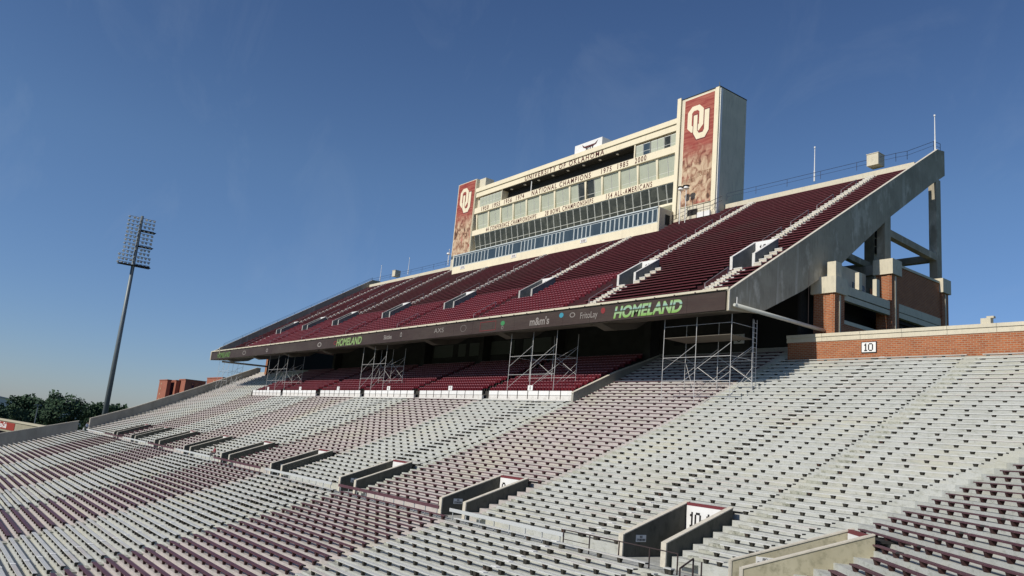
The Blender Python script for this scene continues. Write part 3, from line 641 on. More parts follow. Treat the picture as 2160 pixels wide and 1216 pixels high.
# ------------------------------------------------------------------ upper deck
XD0,XD1=-178.3,-39.6
SL=.642
def ZD(Y): return 13.50+SL*(Y-51.45)
deck=thing('upper_deck','huge raked upper deck with dark maroon benches over the bowl','grandstand',(-109,70,13))
TD=.78
def YD(i): return 52.3+TD*i
ND=41
DA=[-44.9,-61.2,-78.7,-97.7,-114.2,-131.8,-147.0,-161.8]; DDX=[1.5,3.1,0,0,0,0,0,1.3]      # stairs
DP=DP_=[-45.0,-59.8,-77.2,-94.7,-113.3,-132.2,-145.9,-159.5]       # portals, left wall (2.9 m wide), Y 61.5..65
def toprow(x):
    if -126.6<x<-73.6: return 34
    if -73.7<=x<-65.8: return 38
    return 40
mb=MB(); R=TD*SL
for i in range(ND):
    y=YD(i)+.05; yb=YD(i+1)+.05; z=ZD(YD(i))+.04; zb=z-R
    holes=[]
    if i>34: holes.append((-126.5,-73.7))
    if i>38: holes.append((-74,-65.8))
    if 8<=i<=12: holes+=[(p-.1,p+2.6) for p in DP]
    for a,b in segs(XD0+.3,XD1-.3,holes): strip(mb,a,b,a,b,y,yb,z,zb,M_DECKC)
mb.build('terrace',deck,kind='stuff')
# bench planks of the deck (maroon, with deep fronts)
mb=MB(); chairs=[]
for i in range(ND):
    xs=[XD1-.36]+[v for a in DA for v in (a+.75,a-.75)]+[-171.3]
    for q in range(0,len(xs),2):
        hi,lo=xs[q],xs[q+1]
        holes=[]
        if i>34: holes.append((-126.9,-73.3))
        if i>38: holes.append((-74,-65.5))
        if 8<=i<=12: holes+=[(p-.3,p+2.8) for p in DP]
        for a,b in segs(lo,hi,holes):
            if b-a<.6: continue
            y=YD(i); z=ZD(y)
            if i<=12 and b<-57 and a>-163:
                chairs.append((a,b,y-.25,z-.43)); continue
            mb.hexa([(a,y-.20,z-.10),(b,y-.20,z-.10),(b,y+.06,z-.05),(a,y+.06,z-.05),(a,y-.22,z),(b,y-.22,z),(b,y+.06,z),(a,y+.06,z)],M_MARD)
mb.build('bench_row',kind='stuff',label='long dark maroon bench rows covering the upper deck',category='bench')
chair_rows('deck_chairback_seat','bright red chairback seats filling the lower middle of the upper deck',chairs,M_SEAT)
# white stairs
for n_,xa in enumerate(DA):
    t=thing('deck_stair',f'white stepped aisle of the upper deck, {ORD[n_+1]} from the right','stair',(xa,60,18),'white stepped aisles of the deck')
    m=MB()
    top=toprow(xa)
    for i in range(0,top+1):
        if 8<=i<=12 and n_!=1: continue
        if i<8 and 2<=n_<=6: continue
        y=YD(i); z=ZD(y)+.04-R
        w=.46 if n_<3 else .38
        dx=1.9 if i<12 and n_<8 else 0
        dx=DDX[n_] if i<8 else 0
        if 8<=i<=12 and n_==1: continue
        rm=M_CAP if n_<3 else mat('stair_riser_dark',(.20,.17,.16),.9)
        m.box(xa+dx-w,xa+dx+w,y-.62,y-.32,z+.003,z+R*.5,rm); m.box(xa+dx-w,xa+dx+w,y-.318,y+.045,z+.003,z+R-.06,rm); m.box(xa+dx-w,xa+dx+w,y-.34,y+.045,z+R-.058,z+R+.008,M_STAIR)
        m.box(xa+dx+w+.002,xa+dx+w+.3,y-.30,y+.04,z+.003,z+R*.5,M_STAIR)
    if n_<2:
        for i in range(8,13):
            y=YD(i); z=ZD(y)+.04-R; xr=DP_[n_]+2.7
            m.box(xr,xr+.8,y-.318,y+.045,z+.003,z+R-.06,M_CAP); m.box(xr,xr+.8,y-.34,y+.045,z+R-.058,z+R+.008,M_STAIR)
    m.build('tread',t,kind='stuff')
# handrails on the stairs
hn=0
for n_,xa in enumerate(DA):
    top=toprow(xa); i=1; seg=0
    while i<top-2:
        if 5<=i<=13: i=14
        y0,y1=YD(i),YD(min(i+4,top)); dx=DDX[n_] if i<8 else 0; x=xa+dx-.1; seg+=1
        t=thing('deck_handrail',f'thin grey handrail, {ORD[seg]} one up the deck stair {ORD[n_+1]} from right','handrail',(x,y0,ZD(y0)),'thin handrails up the deck stairs')
        MB().path([(x,y0,ZD(y0)-.2),(x,y0,ZD(y0)+.75),(x,y1,ZD(y1)+.85),(x,y1,ZD(y1)-.1)],.035,M_RAILG,5).build('pipe',t)
        i+=6 if seg%1==0 else 5
# deck portals
M_TRIM=mat('portal_trim',(.40,.39,.37),.8)
def dportal(x,n_,num):
    t=thing('deck_portal',f'grey walled upper deck portal with white sign, {ORD[n_+1]} from the right','portal',(x,63,19),'portals of the upper deck')
    y0,y1=58.6,62.1; zb=ZD(58.6)-.75
    for a in (x-.12,x+2.33):
        m=MB(); m.prism([(y0,zb),(y0,ZD(y0)+.95),(y1,ZD(y1)+.93),(y1,zb)],a,a+.24,mat('deck_portal_wall',(.24,.235,.22),.9,noise=[(1,.4,.7,I3,(.17,.17,.16))])); w_=m.build('side_wall',t)
        TM=M_STAIR if n_<2 else M_TRIM
        m=MB(); m.box(a-.03,a+.27,y0-.07,y0-.004,zb,ZD(y0)+1.02,TM)
        m.hexa([(a-.03,y0,ZD(y0)+.955),(a+.27,y0,ZD(y0)+.955),(a+.27,y1,ZD(y1)+.935),(a-.03,y1,ZD(y1)+.935),(a-.03,y0,ZD(y0)+1.02),(a+.27,y0,ZD(y0)+1.02),(a+.27,y1,ZD(y1)+1.0),(a-.03,y1,ZD(y1)+1.0)],TM); c=m.build('trim',w_); c.location=(0,0,0)
    z1=ZD(y1)+.93
    m=MB(); m.box(x+.13,x+2.32,y1-.15,y1+.05,z1-1.6,z1,M_WHITE); sg=m.build('sign',t)
    m=MB(); letters(m,num,x+.65,x+1.85,y1-.151,z1-1.2,z1-.35,M_BLACK,.015); lt=m.build('lettering',sg); lt.location=(0,0,0)
    m=MB(); m.box(x+.13,x+2.32,y1+.06,y1+.3,zb,z1-.3,M_DARK); m.box(x+.13,x+2.32,y0,y1,zb-.1,zb,M_STAIR); m.build('tunnel',t)
for n_,x in enumerate(DP): dportal(x,n_,str(109-n_))
# raker walls, fascia, soffit, beams
prof=[(51.5,12.3),(55.5,12.75),(61.8,15.9),(68.2,19.8),(77.6,26.9),(86.6,32.9),(89.9,34.9),(89.9,37.9),(88.3,37.62),(51.5,13.97)]
rk=MB().prism(prof,XD1-.28,XD1,M_RAKER).build('end_raker',deck)
c=MB()
c.hexa([(XD1-.30,51.45,13.975),(XD1+.04,51.45,13.975),(XD1+.04,88.3,37.63),(XD1-.30,88.3,37.63),(XD1-.30,51.45,14.05),(XD1+.04,51.45,14.05),(XD1+.04,88.3,37.70),(XD1-.30,88.3,37.70)],M_CAP)
c.box(XD1-.06,XD1+.05,51.38,51.498,12.3,14.0,M_CAP)
o=c.build('edge_coping',rk); o.location=(0,0,0)
rk2=MB().prism(prof,XD0,XD0+.7,M_RAKER).build('end_raker',deck)
LI=[(51.2,14.6),(57.9,18.95),(67.1,24.85),(76.4,30.85),(84.9,36.3),(88.0,36.2)]
m=MB(); m.prism([(51.5,13.0)]+LI+[(88.0,35.5)],-171.9,-171.6,M_RAKER); m.build('inner_wall',deck)
m=MB()
for (ya,za),(yb,zb) in zip(LI,LI[1:]): m.hexa([(-171.95,ya,za+.004),(-171.55,ya,za+.004),(-171.55,yb,zb+.004),(-171.95,yb,zb+.004),(-171.95,ya,za+.14),(-171.55,ya,za+.14),(-171.55,yb,zb+.14),(-171.95,yb,zb+.14)],M_CAP)
m.build('inner_coping',deck)
c=MB().hexa([(XD0-.06,51.45,13.975),(XD0+.75,51.45,13.975),(XD0+.75,88.3,37.63),(XD0-.06,88.3,37.63),(XD0-.06,51.45,14.08),(XD0+.75,51.45,14.08),(XD0+.75,88.3,37.73),(XD0-.06,88.3,37.73)],M_CAP)
o=c.build('edge_coping',rk2); o.location=(0,0,0)
# soffit slab
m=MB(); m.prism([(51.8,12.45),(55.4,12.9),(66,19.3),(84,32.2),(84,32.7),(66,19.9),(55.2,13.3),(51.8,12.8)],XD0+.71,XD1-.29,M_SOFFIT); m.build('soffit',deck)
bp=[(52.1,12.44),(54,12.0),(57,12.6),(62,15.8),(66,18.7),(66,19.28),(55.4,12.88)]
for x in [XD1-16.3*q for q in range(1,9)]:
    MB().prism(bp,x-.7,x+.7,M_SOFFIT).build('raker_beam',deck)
    # sloping haunch plate beside the beam
    MB().hexa([(x-3.4,52.0,12.43),(x-.72,52.0,12.30),(x-.72,55.4,12.78),(x-3.4,55.4,12.85),(x-3.4,52.0,12.46),(x-.72,52.0,12.46),(x-.72,55.4,12.88),(x-3.4,55.4,12.88)],M_SOFFIT).build('haunch',deck)
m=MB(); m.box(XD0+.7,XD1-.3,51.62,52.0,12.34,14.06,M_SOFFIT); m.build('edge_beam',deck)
m=MB(); 
m.box(XD0+.7,XD1-.12,51.40,51.72,14.065,14.26,M_CREAM); m.build('parapet_band',deck)
for q in range(60):
    x=XD1-1.2-q*2.3
    MB().box(x-.07,x+.07,51.34,51.44,13.98,14.12,M_RAILD).build('clip',deck)
# back parapet
def deckback(a,b):
    MB().box(a,b,84.15,84.6,33.2,35.05,M_CREAM).build('back_parapet',deck)
deckback(XD0+.7,-132.7); deckback(-66.0,XD1-.7)
# ribbon board with logos
rb=thing('ribbon_board','long dark ribbon advertising board along the front edge of the upper deck','sign board',(-109,51.5,13))
n=34; x0,x1=XD0+.75,XD1-.35
for q in range(n):
    a=x0+(x1-x0)*q/n; b=x0+(x1-x0)*(q+1)/n
    MB().box(a+.008,b-.008,51.44,51.6,12.38,13.90,M_PANEL).build('panel',rb)
yl=51.43
def txt(s,x,z,h,m,**kw): return text_mesh(s,x,yl,z,h,m,'lettering',rb,**kw)
txt('HOMELAND',-48.75,12.60,1.12,M_GREEN,shear=.22,bold=.05,xs=.99)
txt('HOMELAND',-109.4,12.60,1.12,mat('mid_green_letter',(.22,.33,.12),.5),shear=.22,bold=.04,xs=1.02)
txt('HOMELAND',-168.9,12.60,1.12,M_GREEND,shear=.22,bold=.03,xs=1.0)
txt('FritoLay',-56.3,12.88,.66,M_LOGO,bold=.005,xs=.85)
txt("m&m's",-63.9,12.7,.85,M_LOGO,bold=.03,xs=1.05)
txt('AXS',-83.8,13.0,.62,M_LOGO,bold=-.005,xs=1.5)
txt('Skittles',-97.1,12.85,.62,M_LOGO,bold=.02,xs=.95)
def frame(x0,x1,z0,z1,w,m):
    b=MB(); b.box(x0,x1,yl-.012,yl,z0,z0+w,m); b.box(x0,x1,yl-.012,yl,z1-w,z1,m); b.box(x0,x0+w,yl-.0121,yl,z0+w,z1-w,m); b.box(x1-w,x1,yl-.0121,yl,z0+w,z1-w,m); b.build('logo_frame',rb)
frame(-74.8,-71.7,12.62,13.68,.05,M_LOGOR)
def disc(x,z,rr,m,sx=1,n=18,ring=None):
    b=MB(); 
    P=[(x+sx*rr*math.cos(2*math.pi*q/n),z+rr*math.sin(2*math.pi*q/n)) for q in range(n)]
    if ring:
        Q=[(x+sx*rr*ring*math.cos(2*math.pi*q/n),z+rr*ring*math.sin(2*math.pi*q/n)) for q in range(n)]
        for q in range(n):
            w=(q+1)%n; b.poly([(P[q][0],yl-.01,P[q][1]),(P[w][0],yl-.01,P[w][1]),(Q[w][0],yl-.01,Q[w][1]),(Q[q][0],yl-.01,Q[q][1])],m)
    else: b.prism(P,yl-.01,yl,m,axis='y')
    b.build('logo',rb)
disc(-54.3,13.45,.3,M_LOGOR); disc(-60.4,13.45,.26,M_LOGOT,1.3); disc(-58.7,13.35,.26,M_LOGO,1.6,ring=.7)
disc(-70.4,13.3,.27,M_LOGOG,1.4); disc(-70.4,12.8,.2,M_LOGO,ring=.7); disc(-93.4,13.2,.42,M_LOGO,.6,ring=.62); disc(-93.4,12.95,.16,M_LOGO)
disc(-156,13.1,.42,M_LOGO,2.2,ring=.75); disc(-143.5,13.1,.35,M_LOGO,1.4,ring=.6); disc(-120,13.1,.4,M_LOGO,2,ring=.6); disc(-114,13.1,.3,M_LOGOR,2,ring=.7)
disc(-78.3,13.2,.4,M_LOGO,1.6,ring=.92)
for (a,b) in ((-88.8,-92),):
    pass
# rail along the deck top and ends
def rail_line(label,pts,posts,m,h=1.0):
    t=thing('deck_top_rail',label,'railing',pts[0])
    MB().path([(p[0],p[1],p[2]+h) for p in pts],.028,m,5).build('top_rail',t)
    MB().path([(p[0],p[1],p[2]+h*.5) for p in pts],.02,m,5).build('mid_rail',t)
    for a,b in zip(pts,pts[1:]):
        n=max(1,int((Vector(b)-Vector(a)).length/posts))
        for q in range(n+1):
            p=Vector(a).lerp(Vector(b),q/n); MB().tube(p,p+Vector((0,0,h)),.03,m,5).build('post',t)
rail_line('blue grey rail along the top of the right deck wing up to the raker end',[(-66,84.4,35.7),(-42.5,84.4,35.7),(-41.4,84.8,35.8),(-40.0,88.2,37.7),(-40.0,89.8,37.9)],4,M_RAILB)
rail_line('blue grey rail along the top of the left deck wing beyond the press box',[(-132.9,84.4,35.5),(-171.5,84.4,35.5)],4.5,M_RAILB)
rail_line('thin rail on the far left raker edge against the sky',[(-171.75,52,15.1),(-171.75,84.9,36.4)],4,M_RAILB,.6)
# lightning masts
for n_,(x,y,z,h,lab) in enumerate(((-52.8,84.5,35.7,4.3,'white lightning mast on the right deck top left of the vent block'),(-39.9,88.3,37.6,4.2,'white lightning mast on the high right tip of the deck'),(-137,84.5,35.7,3.2,'white lightning mast just left of the left banner tower'),(-153.7,84.5,35.7,3.6,'white lightning mast in the middle of the left deck wing'),(-167,84.5,35.7,3.5,'leftmost white lightning mast beyond the small vent block'))):
    t=thing('lightning_mast',lab,'mast',(x,y,z),'lightning masts along the deck top')
    MB().tube((x,y,z-.1),(x,y,z+h*.3),.09,M_WHITE,7).build('base',t); MB().tube((x,y,z+h*.3),(x,y,z+h),.065,M_WHITE,6,.04).build('rod',t); MB().tube((x,y,z+h),(x,y,z+h+.2),.1,M_WHITE,6).build('tip',t)
for (x,lab) in ((-45.0,'cream vent block on the right deck top'),(-159.5,'small cream vent block on the left deck top')):
    t=thing('vent_block',lab,'vent block',(x,84.5,35)); MB().box(x-.75,x+.65,84.0,85.4,35.76,37.15,M_CREAM).build('body',t); MB().box(x-.8,x+.7,83.95,85.45,37.153,37.23,M_CREAM).build('cap',t)
# columns and braces under the right end of the deck
fr=thing('concrete_prop','grey concrete columns and cross beams propping the right end of the deck','columns',(-40,80,20))
def colbox(x0,x1,y0,y1,z0,z1,nm='column',m=M_RAKER): MB().box(x0,x1,y0,y1,z0,z1,m).build(nm,fr)
colbox(-40.5,-39.65,87.8,88.9,-14,34.0); colbox(-40.5,-39.65,76.4,77.6,-14,26.9)
colbox(-48.3,-47.3,76.4,77.6,-14,27.5); colbox(-48.1,-46.9,87.8,88.9,-14,33.0)
for x0_ in (-40.4,-48.0):
    MB().hexa([(x0_,77.62,24.75),(x0_+.7,77.62,24.75),(x0_+.7,87.78,24.35),(x0_,87.78,24.35),(x0_,77.62,25.5),(x0_+.7,77.62,25.5),(x0_+.7,87.78,25.1),(x0_,87.78,25.1)],M_RAKER).build('brace',fr)
MB().box(-46.88,-40.52,87.9,88.7,24.4,25.15,M_RAKER).build('brace',fr); MB().box(-58,-48.12,87.9,88.7,24.4,25.15,M_RAKER).build('brace',fr)
MB().box(-47.28,-40.52,76.6,77.3,20.6,21.6,M_RAKER).build('brace',fr)
for zz in (26.2,27.2,28.2):
    MB().box(-46.85,-46.3,87.9,88.6,zz,zz+.8,M_DARK).build('speaker',fr)

# wing with brick piers and bands
def wing(xo,sgn,label):
    t=thing('brick_wing',label,'building wing',(xo,76,0))
    X=lambda a:xo+sgn*a            # a = distance inward
    def bx(a0,a1,y0,y1,z0,z1,m,nm): 
        x0,x1=sorted((X(a0),X(a1))); MB().box(x0,x1,y0,y1,z0,z1,m).build(nm,t)
    for (ya,yb,zt,w) in ((64.7,66.3,16.15,2.1),(74.9,76.3,20.0,1.6),(85.6,87.0,20.15,1.1)):
        bx(0,w,ya,yb,-14,zt,M_BRICK,'pier'); bx(-.22,w+.2,ya-.22,yb+.22,zt+.004,zt+1.55,M_CREAM,'pier_cap')
        bx(-.245,-.223,(ya+yb)/2-.2,(ya+yb)/2+.2,zt+.55,zt+1.0,M_TOWER,'inset')
        bx(.15,.45,ya-.06,ya-.004,-14,zt-.1,M_BRICK,'pilaster'); bx(-.06,-.004,(ya+yb)/2-.12,(ya+yb)/2+.12,-14,zt-.1,M_CREAM,'drain_strip')
    bx(.1,.95,65.0,66.0,17.71,19.2,M_CREAM,'upper_block')
    # balcony bands between the piers
    for (ya,yb,zs) in ((66.35,74.85,((16.42,17.25),(15.82,16.3),(13.6,13.95))),(76.55,85.55,((16.5,17.3),(15.9,16.42)))):
        for z0,z1 in zs: bx(.15,.6,ya,yb,z0,z1,M_CREAM,'spandrel_band')
    bx(.2,.5,66.35,74.85,-14,13.59,M_BRICK,'lower_wall')
    bx(.2,.6,76.55,85.55,17.31,21.1,M_BRICK,'upper_wall'); bx(.1,.7,76.55,85.55,21.105,21.35,M_CREAM,'coping')
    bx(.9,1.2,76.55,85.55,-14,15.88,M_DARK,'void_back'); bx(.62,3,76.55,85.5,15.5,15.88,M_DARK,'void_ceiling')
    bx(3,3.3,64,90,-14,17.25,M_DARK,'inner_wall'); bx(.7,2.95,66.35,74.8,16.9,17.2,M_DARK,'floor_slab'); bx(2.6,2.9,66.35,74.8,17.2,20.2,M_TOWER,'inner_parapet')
    for y in (69.0,72.2): bx(.1,.5,y,y+.55,17.26,18.95,M_CREAM,'post_block')
    for (ya,yb) in ((66.9,68.8),(69.8,72.0),(73.0,74.7)): bx(1.2,1.25,ya,yb,17.26,18.3,M_GLD,'glass_screen')
    return t
wing(-38.2,-1,'red brick wing with cream banded piers under the right end of the deck')
t=wing(-180.0,1,'distant brick wing with piers under the left end of the deck')
# pale rainwater pipes
t=thing('drain_pipe','fat pale grey pipe slanting from the deck corner to the brick pier','pipe',(-39,52,12.8))
MB().tube((-39.32,52.0,12.78),(-39.2,64.6,12.72),.17,M_SILV if False else mat('pale_pipe',(.52,.53,.48),.4),16).build('pipe',t,smooth=True)
MB().tube((-39.32,51.75,12.78),(-39.32,52.02,12.78),.13,MATS['pale_pipe'],14,.17).build('end_cap',t)
MB().tube((-39.38,52.15,12.9),(-39.38,52.15,13.5),.035,M_WHITE,6).build('hanger',t)
MB().tube((-39.25,62.2,12.9),(-39.25,62.2,18.3),.015,M_RAILD,5).build('cable',t)
t=thing('drain_pipe','dark pipe slanting under the far left end of the deck','pipe',(-177.5,56,12))
MB().tube((-177.5,54.0,12.3),(-178.2,64.6,12.6),.2,M_RAKER,10).build('pipe',t)

# ------------------------------------------------------------------ press box
pb=thing('press_box','cream press box with lettered bands and window rows above the deck','building',(-99.6,86,36))
def pbx(x0,x1,y0,y1,z0,z1,m,nm,par=None):
    o=MB().box(x0,x1,y0,y1,z0,z1,m).build(nm,par or pb)
    if par: o.location=(0,0,0)
    return o
XL,XR,YF=-125.8,-73.75,82.3
pbx(XL,XR,84.2,88.3,31,49.3,M_TOWER,'core')
pbx(XL,XR,YF-.1,84.1,48.62,49.42,M_CREAM2,'roof_parapet'); pbx(XL-.0,XR,YF+.1,84.15,47.6,48.6,M_CREAM2,'sign_band')
pbx(XL,XR,YF+.05,84.15,44.15,45.28,M_CREAM2,'sign_band'); pbx(XL,XR,YF+.02,84.15,39.6,40.65,M_CREAM2,'sign_band')
pbx(XL,XR,YF-.25,84.15,36.0,36.32,M_CREAM2,'ledge')
# lettering
def band(s,x0,x1,z0,z1,y,par=pb):
    o=text_mesh(s,0,0,0,z1-z0,M_CRIM,'lettering',None,bold=.012)
    xs=[v.co.x for v in o.data.vertices]; ys=[v.co.y for v in o.data.vertices]
    kx=(x1-x0)/(max(xs)-min(xs)); ky=(z1-z0)/(max(ys)-min(ys))
    for v in o.data.vertices: v.co.x=(v.co.x-(max(xs)+min(xs))/2)*kx; v.co.y=(v.co.y-min(ys))*ky
    o.matrix_world=Matrix.Translation(((x0+x1)/2,y-.02,z0))@Matrix.Rotation(math.pi/2,4,'X')
    o.parent=par; o.matrix_parent_inverse=Matrix.Translation(-Vector(par['_base']))
SPC[0]=.35
band('UNIVERSITY OF OKLAHOMA',-110.1,-89.3,47.66,48.56,YF+.1)
for s,x in (('1950',-123.3),('1955',-119.6),('1956',-115.9),('1974',-112.2),('1975',-89.6),('1985',-85.9),('2000',-82.1)): band(s,x,x+2.35,44.3,45.18,YF+.05)
band('NATIONAL CHAMPIONS',-107.6,-92.1,44.28,45.2,YF+.05)
band('44 CONFERENCE CHAMPIONSHIPS',-121.0,-105.7,39.7,40.55,YF+.02); band('28 BOWL CHAMPIONSHIPS',-103.2,-91.0,39.7,40.55,YF+.02); band('154 ALL-AMERICANS',-88.0,-78.2,39.7,40.55,YF+.02)
SPC[0]=0
# top storey: windows at both ends, open camera bay between
pbx(-117.1,-82.4,84.05,84.18,45.3,47.58,M_DARK,'open_bay_back'); pbx(-117.1,-82.4,82.6,84.0,47.42,47.58,M_DARK,'open_bay_ceiling')
for x in range(-115,-83,4):
    m=MB(); m.tube((x,83.2,47.30),(x,83.2,47.41),.25,M_WHITE,10); m.build('ceiling_lamp',pb)
MB().tube((-108.5,82.8,45.3),(-108.5,82.8,47.4),.09,M_WHITE,8).build('camera_post',pb)
def winrow(x0,x1,n,ya,yb,z0,z1,glassm,frm,split=None,lean=0,skip=(),every=1,name='window'):
    """n panes; ya = y of sill, yb = y of head (the glazing leans)"""
    for q in range(n):
        a=x0+(x1-x0)*q/n; b=x0+(x1-x0)*(q+1)/n
        gm=glassm(q) if callable(glassm) else glassm
        m=MB(); m.hexa([(a+.04,ya,z0),(b-.04,ya,z0),(b-.04,ya+.05,z0),(a+.04,ya+.05,z0),(a+.04,yb,z1),(b-.04,yb,z1),(b-.04,yb+.05,z1),(a+.04,yb+.05,z1)],frm)
        w_=m.build(name,pb)
        e=.09; t0=e/(z1-z0)
        def yy(z): return ya+(yb-ya)*(z-z0)/(z1-z0)
        zs=[z0+e]+([split] if split else [])+[z1-e]
        for s0,s1 in zip(zs,zs[1:]):
            s1_=s1-(.035 if split and s1==split else 0); s0_=s0+(.035 if split and s0==split else 0)
            m=MB(); m.hexa([(a+e,yy(s0_)-.015,s0_),(b-e,yy(s0_)-.015,s0_),(b-e,yy(s0_)+.01,s0_),(a+e,yy(s0_)+.01,s0_),(a+e,yy(s1_)-.015,s1_),(b-e,yy(s1_)-.015,s1_),(b-e,yy(s1_)+.01,s1_),(a+e,yy(s1_)+.01,s1_)],gm)
            p=m.build('pane',w_); p.location=(0,0,0)
winrow(-124.6,-117.2,7,82.75,82.6,45.3,47.3,M_SHADE,M_MULL,46.1)
winrow(-82.3,-79.3,2,82.7,82.6,45.3,47.3,lambda q:M_GLB if q else M_SHADE,M_MULL,46.1)
winrow(-79.2,-73.9,4,82.7,82.6,45.3,47.3,lambda q:M_GLD if q in(2,) else M_SHADE,M_MULL,45.9)
pbx(-82.6,-82.35,82.5,83.9,45.3,47.58,M_CREAM2,'jamb'); pbx(-117.25,-117.12,82.5,83.9,45.3,47.58,M_CREAM2,'jamb')
for q in range(27):
    pass
winrow(XL+.6,XR-.1,26,83.3,82.75,40.72,44.1,lambda q:(M_GLD if q in (15,16) else M_SHADE),M_MULL,41.75)
for q in range(14):        # structural fins between pairs of upper windows
    x=XL+.6+(XR-.7-XL)*q/13
    MB().hexa([(x-.09,82.9,40.7),(x+.09,82.9,40.7),(x+.09,83.4,40.7),(x-.09,83.4,40.7),(x-.24,82.6,44.13),(x+.24,82.6,44.13),(x+.24,82.9,44.13),(x-.24,82.9,44.13)],M_CREAM2).build('fin',pb)
winrow(XL+.8,XR-.1,30,83.1,82.45,36.35,39.58,M_GLD,M_MULL,37.35)
# lower strip, forward of the rest
pbx(-126.5,-73.7,79.1,79.45,30.6,32.6,M_CREAM2,'lower_wall'); pbx(-126.5,-73.7,78.95,83.9,34.78,34.95,M_MULLB,'strip_roof')
pbx(-126.45,-73.75,79.5,83.9,31,34.77,M_GLD if False else M_DARK,'strip_core')
pbx(-73.69,-73.4,79.1,84,30.8,34.75,M_CREAM,'side_wall')
pbx(-73.39,-73.33,80.3,81.2,32.5,34.0,M_DARK,'side_window'); pbx(-73.39,-73.33,81.7,82.7,32.2,34.3,M_GLD,'side_window')
xs=-126.4; pat=[.75,.75,.75,.75,.75,.75,.75,.75,.75,.75,.75,.75]
edges=[];x=-126.4
seq=([1.1]*11+[2.6]+[1.0,1.0,1.15,1.0,1.0]+[2.6]+[1.0]*4+[2.6]+[1.0,1.0,1.1,1.0,1.0]+[2.6]+[1.0]*4+[2.6]+[1.0]*12)
sc=(-73.75+126.4)/sum(seq)
for w in seq:
    b=x+w*sc; m=MB(); m.box(x+.02,b-.02,79.12,79.3,32.62,34.74,M_MULLB); w_=m.build('window',pb)
    m=MB(); m.box(x+.13,b-.13,79.09,79.119,32.76,34.58,M_GLB); p=m.build('pane',w_); p.location=(0,0,0); x=b
for s,x in (('104',-122.9),('105',-106.9),('106',-89.0)):
    o=pbx(x-.75,x+.75,79.04,79.095,31.92,32.52,M_WHITE,'number_sign'); m=MB(); letters(m,s,x-.5,x+.5,79.04,32.03,32.42,M_CRIM,.01); l=m.build('lettering',o); l.location=(0,0,0)
# towers
def tower(x0,x1,nm,banner,side_y,ztop,label):
    t=thing('banner_tower',label,'tower',((x0+x1)/2,84,33))
    MB().box(x0,x1,82.3,side_y,20,ztop,M_TOWER).build('shaft',t)
    b0,b1,zb,zt=banner
    o=MB().box(b0-.12,b1+.12,82.2,82.296,zb-.12,zt+.12,M_CREAM2).build('banner_frame',t)
    bm_=banner_mat('banner_print_'+nm,zt,(zt+zb)/2-.7+(.3 if nm=='b' else 0),zb,3.1 if nm=='a' else 9.4)
    bo=MB().box(b0,b1,82.16,82.197,zb,zt,bm_).build('banner',t)
    # interlocking letters O and U
    cx,cz,w,h=(b0+b1)/2-(.1 if nm=='a' else .1),(45.05+50.25)/2,3.9,5.25
    def ring(mb,outer,inner,y,m):
        n=len(outer)
        for q in range(n):
            k=(q+1)%n
            P=[outer[q],outer[k],inner[k],inner[q]]
            mb.prism(P,y-.012,y,m,axis='y')
    def S_(px,pz): return (cx+(px-.5)*w,cz+(pz-.5)*h)
    def octa(x0,x1,z0,z1,c,d): return [S_(x0+c,z0),S_(x1-c,z0),S_(x1,z0+d),S_(x1,z1-d),S_(x1-c,z1),S_(x0+c,z1),S_(x0,z1-d),S_(x0,z0+d)]
    mb=MB(); ring(mb,octa(.0,.74,.24,1,.2,.15),octa(.2,.54,.39,.86,.08,.06),82.155,M_CREAM2)
    def Upoly(g): return [(.29-g,.72+g),(.29-g,.20-g*.5),(.45-g*.5,0-g),(.83+g*.5,0-g),(1.0+g,.18-g*.5),(1.0+g,.79+g),(.79-g,.79+g),(.79-g,.245),(.735,.165+g),(.555,.165+g),(.465+g,.265),(.465+g,.72+g)]
    def wall_strip(P,y,m):
        # U outline as a chain of quads between its outer and inner edge
        o=[P[0],P[1],P[2],P[3],P[4],P[5]]; i_=[P[11],P[10],P[9],P[8],P[7],P[6]]
        for q in range(5): mb.prism([S_(*o[q]),S_(*o[q+1]),S_(*i_[q+1]),S_(*i_[q])],y-.004,y,m,axis='y')
    wall_strip(Upoly(.03),82.141,M_FRAMEM); wall_strip(Upoly(0),82.135,M_CREAM2)
    mb.build('emblem',t)
    return t
ta=tower(-73.7,-66.2,'a',(-72.35,-67.05,35.3,51.55),88.3,51.98,'tall right banner tower beside the press box')
MB().box(-73.72,-73.05,82.0,82.15,33,52.3,M_CREAM2).build('pilaster',ta); MB().box(-66.85,-66.22,82.1,82.28,33,51.97,M_CREAM2).build('pilaster',ta)
MB().box(-66.195,-66.1,82.35,82.8,33,51.8,M_WHITE).build('corner_pipe',ta)
MB().box(-73.75,-66.15,82.25,88.35,51.985,52.1,M_DARK).build('roof_edge',ta); MB().tube((-66.6,82.6,52.1),(-66.6,82.6,52.9),.06,M_SILV,6).build('antenna',ta)
MB().box(-70.9,-69.3,82.1,82.28,31,34.6,M_DARK).build('doorway',ta)
for (s,z0,z1,x0,x1) in (('BOOMER',38.7,39.3,-72.0,-69.9),('BOOMER',39.3,40.0,-69.5,-67.2)):
    m=MB(); letters(m,s,x0,x1,82.159,z0,z1,mat('sepia_letter',(.25,.14,.08),.6),.004); m.build('lettering',ta)
tb=tower(-132.5,-125.9,'b',(-132.1,-126.15,36.4,51.4),85.5,51.6,'smaller looking left banner tower at the far end of the press box')
MB().box(-125.89,-123.8,83.0,85,44,51.6,M_TOWER).build('stair_block',tb)
